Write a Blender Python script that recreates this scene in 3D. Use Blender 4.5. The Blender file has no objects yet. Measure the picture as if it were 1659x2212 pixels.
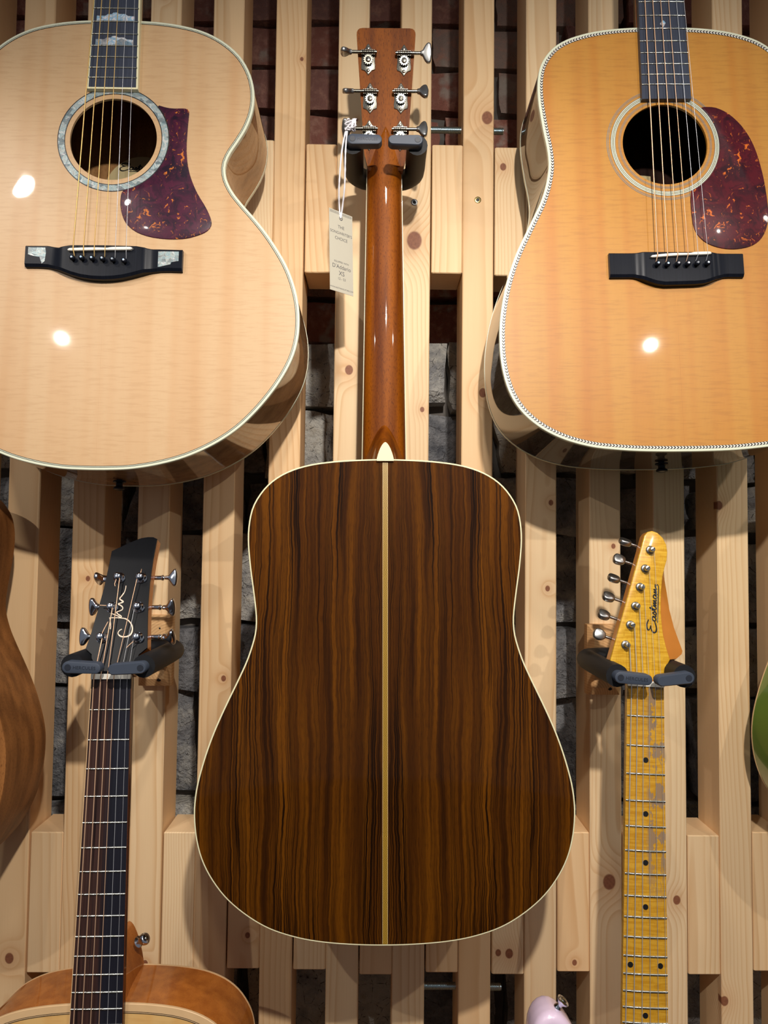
import bpy, math, random
from math import sin, cos, pi, radians, sqrt, exp, atan2
from mathutils import Vector, Matrix

# ------------------------------------------------------------------ camera, world, lights, exposure
scene = bpy.context.scene
COL = scene.collection
CAMZ = 1.6
cd = bpy.data.cameras.new('camera'); cam = bpy.data.objects.new('camera', cd); COL.objects.link(cam)
cd.sensor_fit = 'VERTICAL'; cd.sensor_height = 36.0; cd.lens = 36.0 * 1600.0 / 2212.0
cd.clip_start = 0.02
_W = ((0.99986698, -0.01139848, -0.01166582), (-0.01217393, -0.04557421, -0.99888677), (0.01085413, 0.99889592, -0.04570691))
cam.matrix_world = Matrix.Translation((0, 0, CAMZ)) @ Matrix(_W).to_4x4()
scene.camera = cam
scene.view_settings.view_transform = 'Standard'
scene.view_settings.look = 'None'
scene.view_settings.gamma = 1.0
scene.view_settings.use_curve_mapping = False
scene.view_settings.exposure = 0.0

world = bpy.data.worlds.new('room_light'); scene.world = world; world.use_nodes = True
bg = world.node_tree.nodes['Background']
bg.inputs[0].default_value = (0.90, 0.92, 1.0, 1); bg.inputs[1].default_value = 0.16

def spot(name, loc, target, power, radius=0.035, angle=75, blend=0.6, col=(1.0, 0.93, 0.85)):
    d = bpy.data.lights.new(name, 'SPOT'); d.energy = power; d.shadow_soft_size = radius
    d.spot_size = radians(angle); d.spot_blend = blend; d.color = col
    o = bpy.data.objects.new(name, d); COL.objects.link(o)
    o.location = (loc[0], loc[1], CAMZ + loc[2])
    v = Vector((target[0], target[1], CAMZ + target[2])) - o.location
    o.rotation_euler = v.to_track_quat('-Z', 'Y').to_euler()
    return o
# two rows of small ceiling spots, 0.7 m above the lens: one close to the wall, one above the photographer
for sx_, p_ in ((-0.645, 7.0), (0.06, 8.0), (0.98, 6.0)):
    spot('ceiling_spot', (sx_, 0.41, 0.70), (sx_ * 0.8, 1.0, -0.30), p_, 0.022, 95, 0.9)
for sx_, p_, r_ in ((-0.85, 15, 0.008), (0.13, 62, 0.02), (0.74, 15, 0.009)):
    spot('ceiling_spot', (sx_, -0.28, 0.69), (sx_ * 0.75, 1.0, -0.20), p_, r_, 95, 0.9)

# ------------------------------------------------------------------ node-material builder
def lin(c):
    r = []
    for v in c[:3]:
        v /= 255.0
        r.append(v / 12.92 if v <= 0.04045 else ((v + 0.055) / 1.055) ** 2.4)
    return (r[0], r[1], r[2], 1.0)

class NB:
    def __init__(s, name):
        s.m = bpy.data.materials.new(name); s.m.use_nodes = True
        s.t = s.m.node_tree; s.t.nodes.clear()
        s.out = s.t.nodes.new('ShaderNodeOutputMaterial')
        s.p = s.t.nodes.new('ShaderNodeBsdfPrincipled')
        s.t.links.new(s.p.outputs[0], s.out.inputs[0])
        s._co = None
    def n(s, ty, **k):
        x = s.t.nodes.new(ty)
        for a, b in k.items(): setattr(x, a, b)
        return x
    def put(s, sock, v):
        if isinstance(v, bpy.types.NodeSocket): s.t.links.new(v, sock)
        elif v is not None: sock.default_value = v
    def math(s, op, a, b=0.0, c=None, clamp=False):
        x = s.n('ShaderNodeMath', operation=op, use_clamp=clamp)
        s.put(x.inputs[0], a); s.put(x.inputs[1], b)
        if c is not None: s.put(x.inputs[2], c)
        return x.outputs[0]
    def coord(s):
        if s._co is None: s._co = s.n('ShaderNodeTexCoord').outputs['Object']
        return s._co
    def sep(s, v):
        x = s.n('ShaderNodeSeparateXYZ'); s.put(x.inputs[0], v); return x.outputs
    def comb(s, a, b, c):
        x = s.n('ShaderNodeCombineXYZ')
        for i, v in enumerate((a, b, c)): s.put(x.inputs[i], v)
        return x.outputs[0]
    def scale(s, v, k):
        x = s.n('ShaderNodeVectorMath', operation='MULTIPLY'); s.put(x.inputs[0], v); s.put(x.inputs[1], k); return x.outputs[0]
    def noise(s, v, sc=1.0, det=2.0, rough=0.5, dist=0.0):
        x = s.n('ShaderNodeTexNoise'); s.put(x.inputs['Vector'], v)
        x.inputs['Scale'].default_value = sc; x.inputs['Detail'].default_value = det
        x.inputs['Roughness'].default_value = rough; x.inputs['Distortion'].default_value = dist
        return x.outputs[0]
    def voro(s, v, sc=1.0, feat='F1', out='Distance'):
        x = s.n('ShaderNodeTexVoronoi', feature=feat); s.put(x.inputs['Vector'], v); x.inputs['Scale'].default_value = sc
        return x.outputs[out]
    def ramp(s, f, stops, interp='LINEAR'):
        x = s.n('ShaderNodeValToRGB'); s.put(x.inputs[0], f); e = x.color_ramp.elements
        x.color_ramp.interpolation = interp
        while len(e) < len(stops): e.new(0.5)
        for i, (p, c) in enumerate(stops):
            e[i].position = p; e[i].color = c if isinstance(c, tuple) and len(c) == 4 else lin(c)
        return x.outputs[0]
    def mix(s, f, a, b, mode='MIX'):
        x = s.n('ShaderNodeMix', data_type='RGBA', blend_type=mode)
        s.put(x.inputs[0], f); s.put(x.inputs[6], a); s.put(x.inputs[7], b); return x.outputs[2]
    def step(s, v, lo, hi):
        x = s.n('ShaderNodeMapRange', interpolation_type='SMOOTHSTEP'); s.put(x.inputs[0], v)
        s.put(x.inputs[1], lo); s.put(x.inputs[2], hi); return x.outputs[0]
    def bump(s, h, strength=0.3, dist=0.001):
        x = s.n('ShaderNodeBump'); s.put(x.inputs['Height'], h); x.inputs['Strength'].default_value = strength
        x.inputs['Distance'].default_value = dist; s.put(s.p.inputs['Normal'], x.outputs[0])
    def fin(s, col, rough=0.5, metal=0.0, coat=0.0, coat_rough=0.04, spec=0.5):
        s.put(s.p.inputs['Base Color'], col if not isinstance(col, tuple) else (col if len(col) == 4 else lin(col)))
        s.put(s.p.inputs['Roughness'], rough); s.put(s.p.inputs['Metallic'], metal)
        s.p.inputs['Coat Weight'].default_value = coat; s.p.inputs['Coat Roughness'].default_value = coat_rough
        s.p.inputs['Specular IOR Level'].default_value = spec
        return s.m

def plain(name, col, rough=0.5, metal=0.0, coat=0.0, spec=0.5, var=0.06, sc=60.0):
    b = NB(name)
    f = b.noise(b.coord(), sc, 3.0)
    c = lin(col); d = tuple(v * (1 - var * 2) for v in c[:3]) + (1,); e = tuple(min(1, v * (1 + var)) for v in c[:3]) + (1,)
    return b.fin(b.mix(f, d, e), rough, metal, coat, 0.04, spec)

LUM = {}
def mat_pine(name, light, dark, tint, knots=True):
    b = NB(name)
    co = b.coord(); o = b.sep(co)
    rnd = b.n('ShaderNodeObjectInfo').outputs['Random']
    r1 = b.math('MULTIPLY', rnd, 91.7); r2 = b.math('FRACT', b.math('MULTIPLY', rnd, 57.31)); r3 = b.math('FRACT', b.math('MULTIPLY', rnd, 173.9))
    wob = b.noise(b.comb(b.math('MULTIPLY', o[0], 6.0), r1, b.math('MULTIPLY', o[2], 1.6)), 1.0, 2.0)
    wob2 = b.noise(b.comb(b.math('MULTIPLY', o[0], 40.0), r1, b.math('MULTIPLY', o[2], 9.0)), 1.0, 2.0)
    cx = b.math('MULTIPLY_ADD', r2, 0.10, -0.05); cy = b.math('MULTIPLY_ADD', r3, 0.09, 0.012)
    x = b.math('ADD', b.math('ADD', o[0], cx), b.math('MULTIPLY_ADD', wob, 0.05, -0.025))
    x = b.math('ADD', x, b.math('MULTIPLY_ADD', wob2, 0.004, -0.002))
    y = b.math('ADD', o[1], cy)
    r = b.math('SQRT', b.math('ADD', b.math('MULTIPLY', x, x), b.math('MULTIPLY', y, y)))
    r = b.math('ADD', r, b.math('MULTIPLY', o[2], b.math('MULTIPLY_ADD', r2, 0.03, -0.015)))
    mask = None
    if knots:
        for kn in ('knot_a', 'knot_b'):
            at = b.n('ShaderNodeAttribute', attribute_type='OBJECT', attribute_name=kn)
            k = b.sep(at.outputs['Vector'])
            dx = b.math('SUBTRACT', o[0], k[0]); dz = b.math('MULTIPLY', b.math('SUBTRACT', o[2], k[1]), 0.8)
            d = b.math('SQRT', b.math('ADD', b.math('MULTIPLY', dx, dx), b.math('MULTIPLY', dz, dz)))
            q = b.math('DIVIDE', d, b.math('MAXIMUM', k[2], 0.0001))
            g = b.math('EXPONENT', b.math('MULTIPLY', b.math('MULTIPLY', q, q), -0.12))
            r = b.math('ADD', r, b.math('MULTIPLY', g, b.math('MULTIPLY', k[2], 1.6)))
            front = b.math('LESS_THAN', b.math('ABSOLUTE', o[1]), 0.01)
            kk = b.math('MULTIPLY', b.math('SUBTRACT', 1.0, b.step(q, 0.8, 1.05)), front)
            mask = kk if mask is None else b.math('MAXIMUM', mask, kk)
            halo = b.math('MULTIPLY', b.math('MULTIPLY', g, 0.35), front)
            LUM['h'] = halo if kn == 'knot_a' else b.math('MAXIMUM', LUM['h'], halo)
    ring = b.math('FRACT', b.math('MULTIPLY', r, 290.0))
    line = b.ramp(ring, [(0.0, (0, 0, 0, 1)), (0.55, (0.25, 0.25, 0.25, 1)), (0.86, (1, 1, 1, 1)), (0.93, (0.9, 0.9, 0.9, 1)), (1.0, (0, 0, 0, 1))])
    amt = b.math('MULTIPLY_ADD', b.noise(b.comb(b.math('MULTIPLY', o[0], 30.0), r1, b.math('MULTIPLY', o[2], 3.0)), 1.0, 2.0), 1.05, -0.04)
    fine = b.noise(b.comb(b.math('MULTIPLY', o[0], 900.0), b.math('MULTIPLY', o[1], 900.0), b.math('MULTIPLY', o[2], 12.0)), 1.0, 2.0)
    c = b.mix(b.math('MULTIPLY', line, amt), lin(light), lin(dark))
    c = b.mix(b.math('MULTIPLY', r3, 0.55), c, lin(tint), 'MULTIPLY')
    c = b.mix(b.math('MULTIPLY_ADD', fine, 0.25, -0.05, clamp=True), c, lin(dark), 'MIX')
    if knots:
        c = b.mix(LUM['h'], c, lin((204, 142, 90)))
        c = b.mix(mask, c, b.mix(b.noise(co, 300.0, 2.0), lin((112, 66, 48)), lin((168, 110, 76))))
    b.bump(b.math('ADD', fine, line), 0.06, 0.0006)
    return b.fin(c, 0.55, spec=0.35)

def mat_spruce(name, light, dark, figure, coat=0.55, grain=0.65):
    b = NB(name); o = b.sep(b.coord())
    wob = b.noise(b.comb(b.math('MULTIPLY', o[0], 10.0), b.math('MULTIPLY', o[1], 2.0), 0.0), 1.0, 1.0)
    ax = b.math('ADD', b.math('ABSOLUTE', o[0]), b.math('MULTIPLY_ADD', wob, 0.006, -0.003))
    ring = b.math('FRACT', b.math('MULTIPLY', ax, 640.0))
    amt = b.noise(b.comb(b.math('MULTIPLY', ax, 55.0), 0.0, 0.0), 1.0, 3.0)
    line = b.math('MULTIPLY', b.step(ring, 0.45, 0.95), b.math('MULTIPLY_ADD', amt, 0.7, 0.0))
    silk = b.noise(b.comb(b.math('MULTIPLY', o[0], 34.0), b.math('MULTIPLY', o[1], 330.0), 0.0), 1.0, 3.0, 0.6)
    band = b.noise(b.comb(b.math('MULTIPLY', ax, 26.0), b.math('MULTIPLY', o[1], 0.8), 3.0), 1.0, 2.0)
    c = b.mix(b.math('MULTIPLY', line, grain), lin(light), lin(dark))
    c = b.mix(b.step(band, 0.42, 0.72), c, lin(figure), 'MULTIPLY')
    c = b.mix(b.math('MULTIPLY', b.step(silk, 0.47, 0.66), 0.22), c, lin(dark))
    return b.fin(c, 0.45, coat=coat, coat_rough=0.035)

def mat_rosewood(name):
    b = NB(name); o = b.sep(b.coord())
    wob = b.noise(b.comb(b.math('MULTIPLY', b.math('ABSOLUTE', o[0]), 9.0), b.math('MULTIPLY', o[1], 5.5), 0.0), 1.0, 3.0)
    jag = b.noise(b.comb(b.math('MULTIPLY', o[0], 60.0), b.math('MULTIPLY', o[1], 55.0), 1.0), 1.0, 2.0)
    ax = b.math('ADD', b.math('ABSOLUTE', o[0]), b.math('MULTIPLY_ADD', wob, 0.020, -0.010))
    ax = b.math('ADD', ax, b.math('MULTIPLY_ADD', jag, 0.0028, -0.0014))
    broad = b.noise(b.comb(b.math('MULTIPLY', ax, 60.0), b.math('MULTIPLY', o[1], 1.4), 4.0), 1.0, 3.0, 0.6)
    lines = b.noise(b.comb(b.math('MULTIPLY', ax, 190.0), b.math('MULTIPLY', o[1], 1.3), 8.0), 1.0, 2.0, 0.6)
    group = b.noise(b.comb(b.math('MULTIPLY', ax, 34.0), b.math('MULTIPLY', o[1], 1.2), 13.0), 1.0, 2.0)
    fine = b.noise(b.comb(b.math('MULTIPLY', ax, 1100.0), b.math('MULTIPLY', o[1], 90.0), 2.0), 1.0, 2.0)
    c = b.ramp(broad, [(0.28, (34, 14, 3)), (0.44, (70, 36, 4)), (0.58, (100, 56, 6)), (0.75, (72, 36, 4))])
    iso = b.math('ABSOLUTE', b.math('SUBTRACT', lines, 0.5))
    dk = b.math('MULTIPLY', b.step(iso, 0.055, 0.012), b.step(group, 0.66, 0.40))
    c = b.mix(b.math('MULTIPLY', b.step(lines, 0.5, 0.36), 0.55), c, lin((30, 12, 3)))
    c = b.mix(b.math('MULTIPLY', dk, 0.92), c, lin((10, 3, 1)))
    c = b.mix(b.math('MULTIPLY', b.step(fine, 0.48, 0.75), 0.40), c, lin((30, 12, 3)))
    return b.fin(c, 0.55, coat=0.3, coat_rough=0.05, spec=0.04)

def mat_mahogany(name, light, dark, coat=0.7, coat_rough=0.04):
    b = NB(name); o = b.sep(b.coord())
    band = b.noise(b.comb(b.math('MULTIPLY', o[0], 70.0), b.math('MULTIPLY', o[1], 4.0), b.math('MULTIPLY', o[2], 60.0)), 1.0, 2.0)
    pore = b.noise(b.comb(b.math('MULTIPLY', o[0], 1500.0), b.math('MULTIPLY', o[1], 240.0), b.math('MULTIPLY', o[2], 1500.0)), 1.0, 2.0)
    c = b.ramp(band, [(0.3, dark), (0.65, light)])
    c = b.mix(b.math('MULTIPLY', b.step(pore, 0.52, 0.7), 0.5), c, lin(dark), 'MULTIPLY')
    return b.fin(c, 0.5, spec=0.12, coat=coat, coat_rough=coat_rough)

def mat_tortoise(name, base, mid, fleck):
    b = NB(name); co = b.coord()
    w = b.n('ShaderNodeTexNoise'); b.put(w.inputs['Vector'], co); w.inputs['Scale'].default_value = 45.0; w.inputs['Detail'].default_value = 3.0
    v = b.n('ShaderNodeVectorMath', operation='MULTIPLY_ADD'); b.put(v.inputs[0], w.outputs[1]); v.inputs[1].default_value = (0.03, 0.03, 0.03); b.put(v.inputs[2], co)
    a = b.noise(v.outputs[0], 50.0, 4.0, 0.6, 1.2); f = b.noise(b.scale(v.outputs[0], (1.0, 0.62, 1.0)), 78.0, 3.0, 0.6, 2.6)
    c = b.ramp(a, [(0.35, base), (0.6, mid), (0.75, base)])
    c = b.mix(b.step(f, 0.60, 0.70), c, lin(fleck))
    return b.fin(c, 0.4, coat=0.35, coat_rough=0.05, spec=0.25)

def mat_pearl(name, sc=70.0, tones=((150, 150, 160), (228, 226, 228), (130, 184, 220), (240, 236, 238), (200, 182, 212))):
    b = NB(name); co = b.coord()
    n_ = b.noise(co, sc, 3.0, 0.6, 1.6)
    cell = b.voro(b.scale(co, (1.0, 1.6, 1.0)), sc * 1.3, out='Color')
    c = b.ramp(n_, list(zip((0.28, 0.43, 0.52, 0.60, 0.72), tones)))
    k = b.sep(cell)
    c = b.mix(b.math('MULTIPLY', b.step(k[0], 0.45, 0.95), 0.7), c, lin((84, 96, 104)))
    return b.fin(c, 0.22, metal=0.15, coat=0.4)

def mat_chevron(name, light, dark, period, slope, width):
    # V-shaped marquetry: needs a UV map, u = running length (m), v = 0..1 across
    b = NB(name); uv = b.n('ShaderNodeUVMap', uv_map='UVMap').outputs[0]; o = b.sep(uv)
    q = b.math('ABSOLUTE', b.math('SUBTRACT', o[1], 0.5))
    ph = b.math('FRACT', b.math('ADD', b.math('DIVIDE', o[0], period), b.math('MULTIPLY', q, slope)))
    f = b.math('LESS_THAN', ph, width)
    edge = b.math('GREATER_THAN', q, 0.43)
    c = b.mix(f, lin(dark), lin(light)); c = b.mix(edge, c, lin(dark))
    return b.fin(c, 0.4, coat=0.5)

def mat_zip(name):
    # zig-zag backstrip: diagonal strokes whose direction flips in blocks along the seam
    b = NB(name); o = b.sep(b.n('ShaderNodeUVMap', uv_map='UVMap').outputs[0])
    blk = b.math('PINGPONG', b.math('DIVIDE', o[0], 0.0080), 0.5)
    ph = b.math('FRACT', b.math('ADD', b.math('MULTIPLY', b.math('SUBTRACT', o[1], 0.5), 2.6), b.math('MULTIPLY', blk, 8.0)))
    c = b.mix(b.math('LESS_THAN', ph, 0.52), lin((84, 58, 8)), lin((190, 150, 52)))
    c = b.mix(b.math('GREATER_THAN', b.math('ABSOLUTE', b.math('SUBTRACT', o[1], 0.5)), 0.42), c, lin((196, 170, 120)))
    return b.fin(c, 0.4, coat=0.5)

def mat_ebony(name, a=(40, 45, 58), c2=(66, 73, 90), rough=0.38, streak=(52, 57, 70)):
    b = NB(name); o = b.sep(b.coord())
    f = b.noise(b.comb(b.math('MULTIPLY', o[0], 500.0), b.math('MULTIPLY', o[1], 14.0), 0.0), 1.0, 3.0)
    c = b.mix(f, lin(a), lin(c2))
    return b.fin(c, rough, spec=0.5 if rough > 0.35 else 0.14)

def mat_indianfb(name):
    b = NB(name); o = b.sep(b.coord())
    f = b.noise(b.comb(b.math('MULTIPLY', o[0], 260.0), b.math('MULTIPLY', o[1], 4.0), 0.0), 1.0, 3.0)
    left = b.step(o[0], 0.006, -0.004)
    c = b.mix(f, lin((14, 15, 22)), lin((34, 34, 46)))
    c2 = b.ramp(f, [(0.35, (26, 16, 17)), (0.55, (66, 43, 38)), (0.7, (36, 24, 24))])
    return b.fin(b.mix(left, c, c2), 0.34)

def mat_maple_relic(name, wear_on):
    b = NB(name); co = b.coord(); o = b.sep(co)
    curl = b.noise(b.comb(b.math('MULTIPLY', o[0], 40.0), b.math('MULTIPLY', o[1], 420.0), 0.0), 1.0, 2.0, 0.5, 0.6)
    fleck = b.noise(b.comb(b.math('MULTIPLY', o[0], 900.0), b.math('MULTIPLY', o[1], 160.0), 0.0), 1.0, 2.0)
    c = b.mix(b.step(curl, 0.35, 0.65), lin((190, 136, 28) if wear_on else (206, 152, 30)), lin((208, 158, 48) if wear_on else (226, 178, 54)))
    c = b.mix(b.math('MULTIPLY', b.step(fleck, 0.5, 0.75), 0.35), c, lin((160, 104, 16)))
    rough = 0.35
    if wear_on:
        w = b.noise(b.comb(b.math('MULTIPLY', o[0], 95.0), b.math('MULTIPLY', o[1], 42.0), 7.0), 1.0, 4.0, 0.6)
        zone = b.math('MULTIPLY', b.step(o[0], -0.001, 0.006), b.step(o[1], 0.07, 0.16))
        m = b.math('MULTIPLY', b.step(w, 0.515, 0.535), zone)
        c = b.mix(m, c, lin((150, 122, 92)))
    else:
        sc = b.math('MULTIPLY', b.step(b.math('ABSOLUTE', b.math('ADD', o[0], 0.0005)), 0.003, 0.0022),
                    b.math('MULTIPLY', b.step(o[1], 0.340, 0.346), b.step(o[1], 0.392, 0.384)))
        c = b.mix(b.math('MULTIPLY', sc, b.step(b.noise(b.comb(b.math('MULTIPLY', o[0], 500.0), b.math('MULTIPLY', o[1], 50.0), 2.0), 1.0, 2.0), 0.35, 0.55)), c, lin((140, 84, 24)))
    return b.fin(c, rough, coat=0.35, coat_rough=0.12)

def mat_brick(name):
    b = NB(name); co = b.coord(); rnd = b.n('ShaderNodeObjectInfo').outputs['Random']
    a = b.noise(co, 60.0, 5.0, 0.65); f = b.noise(co, 420.0, 3.0, 0.7); p = b.noise(co, 22.0, 3.0)
    c = b.ramp(rnd, [(0.0, (150, 96, 82)), (0.4, (164, 108, 94)), (0.7, (150, 114, 108)), (1.0, (168, 150, 140))])
    c = b.mix(b.step(a, 0.45, 0.75), c, lin((196, 150, 132)))
    c = b.mix(b.math('MULTIPLY', b.step(p, 0.58, 0.7), 0.7), c, lin((186, 178, 168)))
    c = b.mix(b.step(f, 0.62, 0.8), c, lin((88, 56, 50)))
    b.bump(b.math('ADD', a, b.math('MULTIPLY', f, 0.6)), 0.8, 0.006)
    return b.fin(c, 0.75, spec=0.3)

def mat_stone(name):
    b = NB(name); co = b.coord(); rnd = b.n('ShaderNodeObjectInfo').outputs['Random']
    a = b.noise(co, 26.0, 6.0, 0.65); f = b.noise(co, 150.0, 4.0, 0.65); v = b.voro(co, 38.0, 'DISTANCE_TO_EDGE')
    c = b.ramp(b.math('ADD', b.math('MULTIPLY', rnd, 0.35), b.math('MULTIPLY', a, 0.75)), [(0.3, (74, 76, 82)), (0.5, (138, 138, 140)), (0.68, (204, 200, 190)), (0.85, (180, 168, 150))])
    c = b.mix(b.math('MULTIPLY', b.step(v, 0.03, 0.0), b.step(f, 0.45, 0.6)), c, lin((40, 38, 38)))
    b.bump(b.math('ADD', a, b.math('MULTIPLY', f, 0.5)), 1.0, 0.012)
    return b.fin(c, 0.45, spec=0.5)

M = {}
M['pine'] = mat_pine('pale_pine', (248, 222, 180), (218, 174, 120), (246, 220, 192))
M['block_wood'] = mat_pine('pine_mount', (228, 186, 134), (170, 120, 70), (240, 206, 170), False)
M['spruce_pale'] = mat_spruce('pale_spruce', (202, 168, 126), (166, 124, 80), (248, 236, 224))
M['spruce_amber'] = mat_spruce('amber_spruce', (190, 134, 50), (136, 82, 22), (246, 222, 186), 0.55, 1.0)
M['spruce_plain'] = mat_spruce('natural_spruce', (226, 184, 118), (190, 138, 74), (248, 232, 210))
M['rosewood'] = mat_rosewood('striped_rosewood')
M['dark_rosewood'] = mat_mahogany('dark_gloss_rosewood', (44, 22, 14), (20, 10, 8), 1.0, 0.015)
M['maple_side'] = mat_mahogany('honey_maple_gloss', (178, 134, 88), (140, 98, 58), 1.0, 0.02)
M['mahogany'] = mat_mahogany('red_brown_mahogany', (146, 78, 8), (92, 40, 3), 0.4, 0.03)
M['mahogany_side'] = mat_mahogany('orange_mahogany_gloss', (182, 108, 42), (156, 86, 30), 0.6, 0.04)
M['satin_mahogany'] = mat_mahogany('satin_mahogany', (150, 98, 52), (104, 64, 32), 0.15, 0.3)
M['neck_dark'] = mat_mahogany('dark_neck_mahogany', (92, 46, 20), (58, 26, 12), 0.6, 0.06)
M['tortoise_dark'] = mat_tortoise('purple_tortoise', (30, 10, 30), (74, 20, 46), (196, 110, 40))
M['tortoise_red'] = mat_tortoise('red_tortoise', (46, 6, 20), (84, 16, 28), (214, 108, 36))
M['pearl'] = mat_pearl('mother_of_pearl')
M['abalone'] = mat_pearl('abalone_shell', 110.0, ((124, 130, 132), (184, 190, 186), (142, 170, 176), (214, 216, 212), (172, 166, 176)))
M['ebony'] = mat_ebony('ebony')
M['ebony_bridge'] = mat_ebony('ebony_bridge', (10, 12, 18), (26, 30, 40), 0.3)
M['ebony_head'] = mat_ebony('ebony_veneer', (3, 4, 8), (8, 10, 17), 0.30)
M['indian_fb'] = mat_indianfb('rosewood_fingerboard')
M['maple_face'] = mat_maple_relic('aged_maple_headstock', False)
M['maple_fb'] = mat_maple_relic('worn_maple_fingerboard', True)
M['maple_edge'] = plain('aged_maple_edge', (196, 122, 44), 0.35, coat=0.3)
M['cream'] = plain('cream_binding', (236, 230, 190), 0.35, coat=0.4, var=0.02)
M['ivory'] = plain('ivory_binding', (216, 220, 196), 0.35, coat=0.4, var=0.02)
M['white'] = plain('bone_white', (236, 232, 220), 0.4, var=0.02)
M['wood_binding'] = plain('maple_binding', (226, 188, 140), 0.35, coat=0.4)
M['black_line'] = plain('black_purfling', (22, 22, 26), 0.4, coat=0.3)
M['grey_line'] = plain('grey_purfling', (128, 132, 134), 0.4, coat=0.3)
M['herring'] = mat_chevron('herringbone', (232, 226, 214), (26, 24, 24), 0.0036, 1.15, 0.5)
M['zip'] = mat_zip('zigzag_backstrip')
M['chrome'] = plain('chrome', (214, 222, 236), 0.14, 1.0, var=0.02)
M['nickel'] = plain('aged_nickel', (150, 147, 136), 0.24, 1.0, var=0.08)
M['satin_nickel'] = plain('satin_nickel', (176, 176, 174), 0.34, 1.0, var=0.05)
M['fret'] = plain('fret_wire', (206, 208, 200), 0.22, 1.0, var=0.03)
M['bronze'] = plain('bronze_string', (214, 178, 112), 0.42, 0.65, var=0.04)
M['copper'] = plain('phosphor_string', (226, 184, 150), 0.42, 0.65, var=0.04)
M['steel'] = plain('plain_steel_string', (206, 208, 212), 0.42, 0.65, var=0.02)
M['brass'] = plain('brass_screw', (206, 184, 120), 0.28, 1.0)
M['zinc'] = plain('zinc_plated_steel', (190, 214, 224), 0.28, 1.0)
M['foam'] = plain('black_rubber_foam', (17, 18, 22), 0.6, spec=0.35, var=0.05)
M['pill'] = plain('slate_plastic', (62, 70, 84), 0.5, spec=0.4, var=0.04)
M['pill_mark'] = plain('dark_plastic_mark', (34, 39, 50), 0.5, var=0.04)
M['card'] = plain('grey_card', (196, 190, 172), 0.8, var=0.02)
M['ink'] = plain('grey_ink', (92, 90, 92), 0.8)
M['black'] = plain('black_ink', (12, 12, 14), 0.5)
M['cotton'] = plain('white_cotton', (232, 230, 236), 0.9, var=0.05, sc=900)
M['paper'] = plain('label_paper', (206, 188, 140), 0.8)
M['pink'] = plain('shell_pink_lacquer', (238, 214, 238), 0.35, coat=0.9, var=0.02)
M['green'] = plain('green_lacquer', (92, 130, 36), 0.3, coat=1.0, var=0.15, sc=14)
M['gloss_black'] = plain('gloss_black', (8, 10, 16), 0.2, coat=1.0)
M['sig'] = plain('signature_inlay', (240, 214, 190), 0.35, var=0.03)
M['brick'] = mat_brick('old_brick')
M['stone'] = mat_stone('rough_stone')
M['mortar'] = plain('dark_mortar', (120, 114, 108), 0.9, var=0.3, sc=40)
M['floor'] = plain('dark_floorboards', (96, 70, 50), 0.5)

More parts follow.
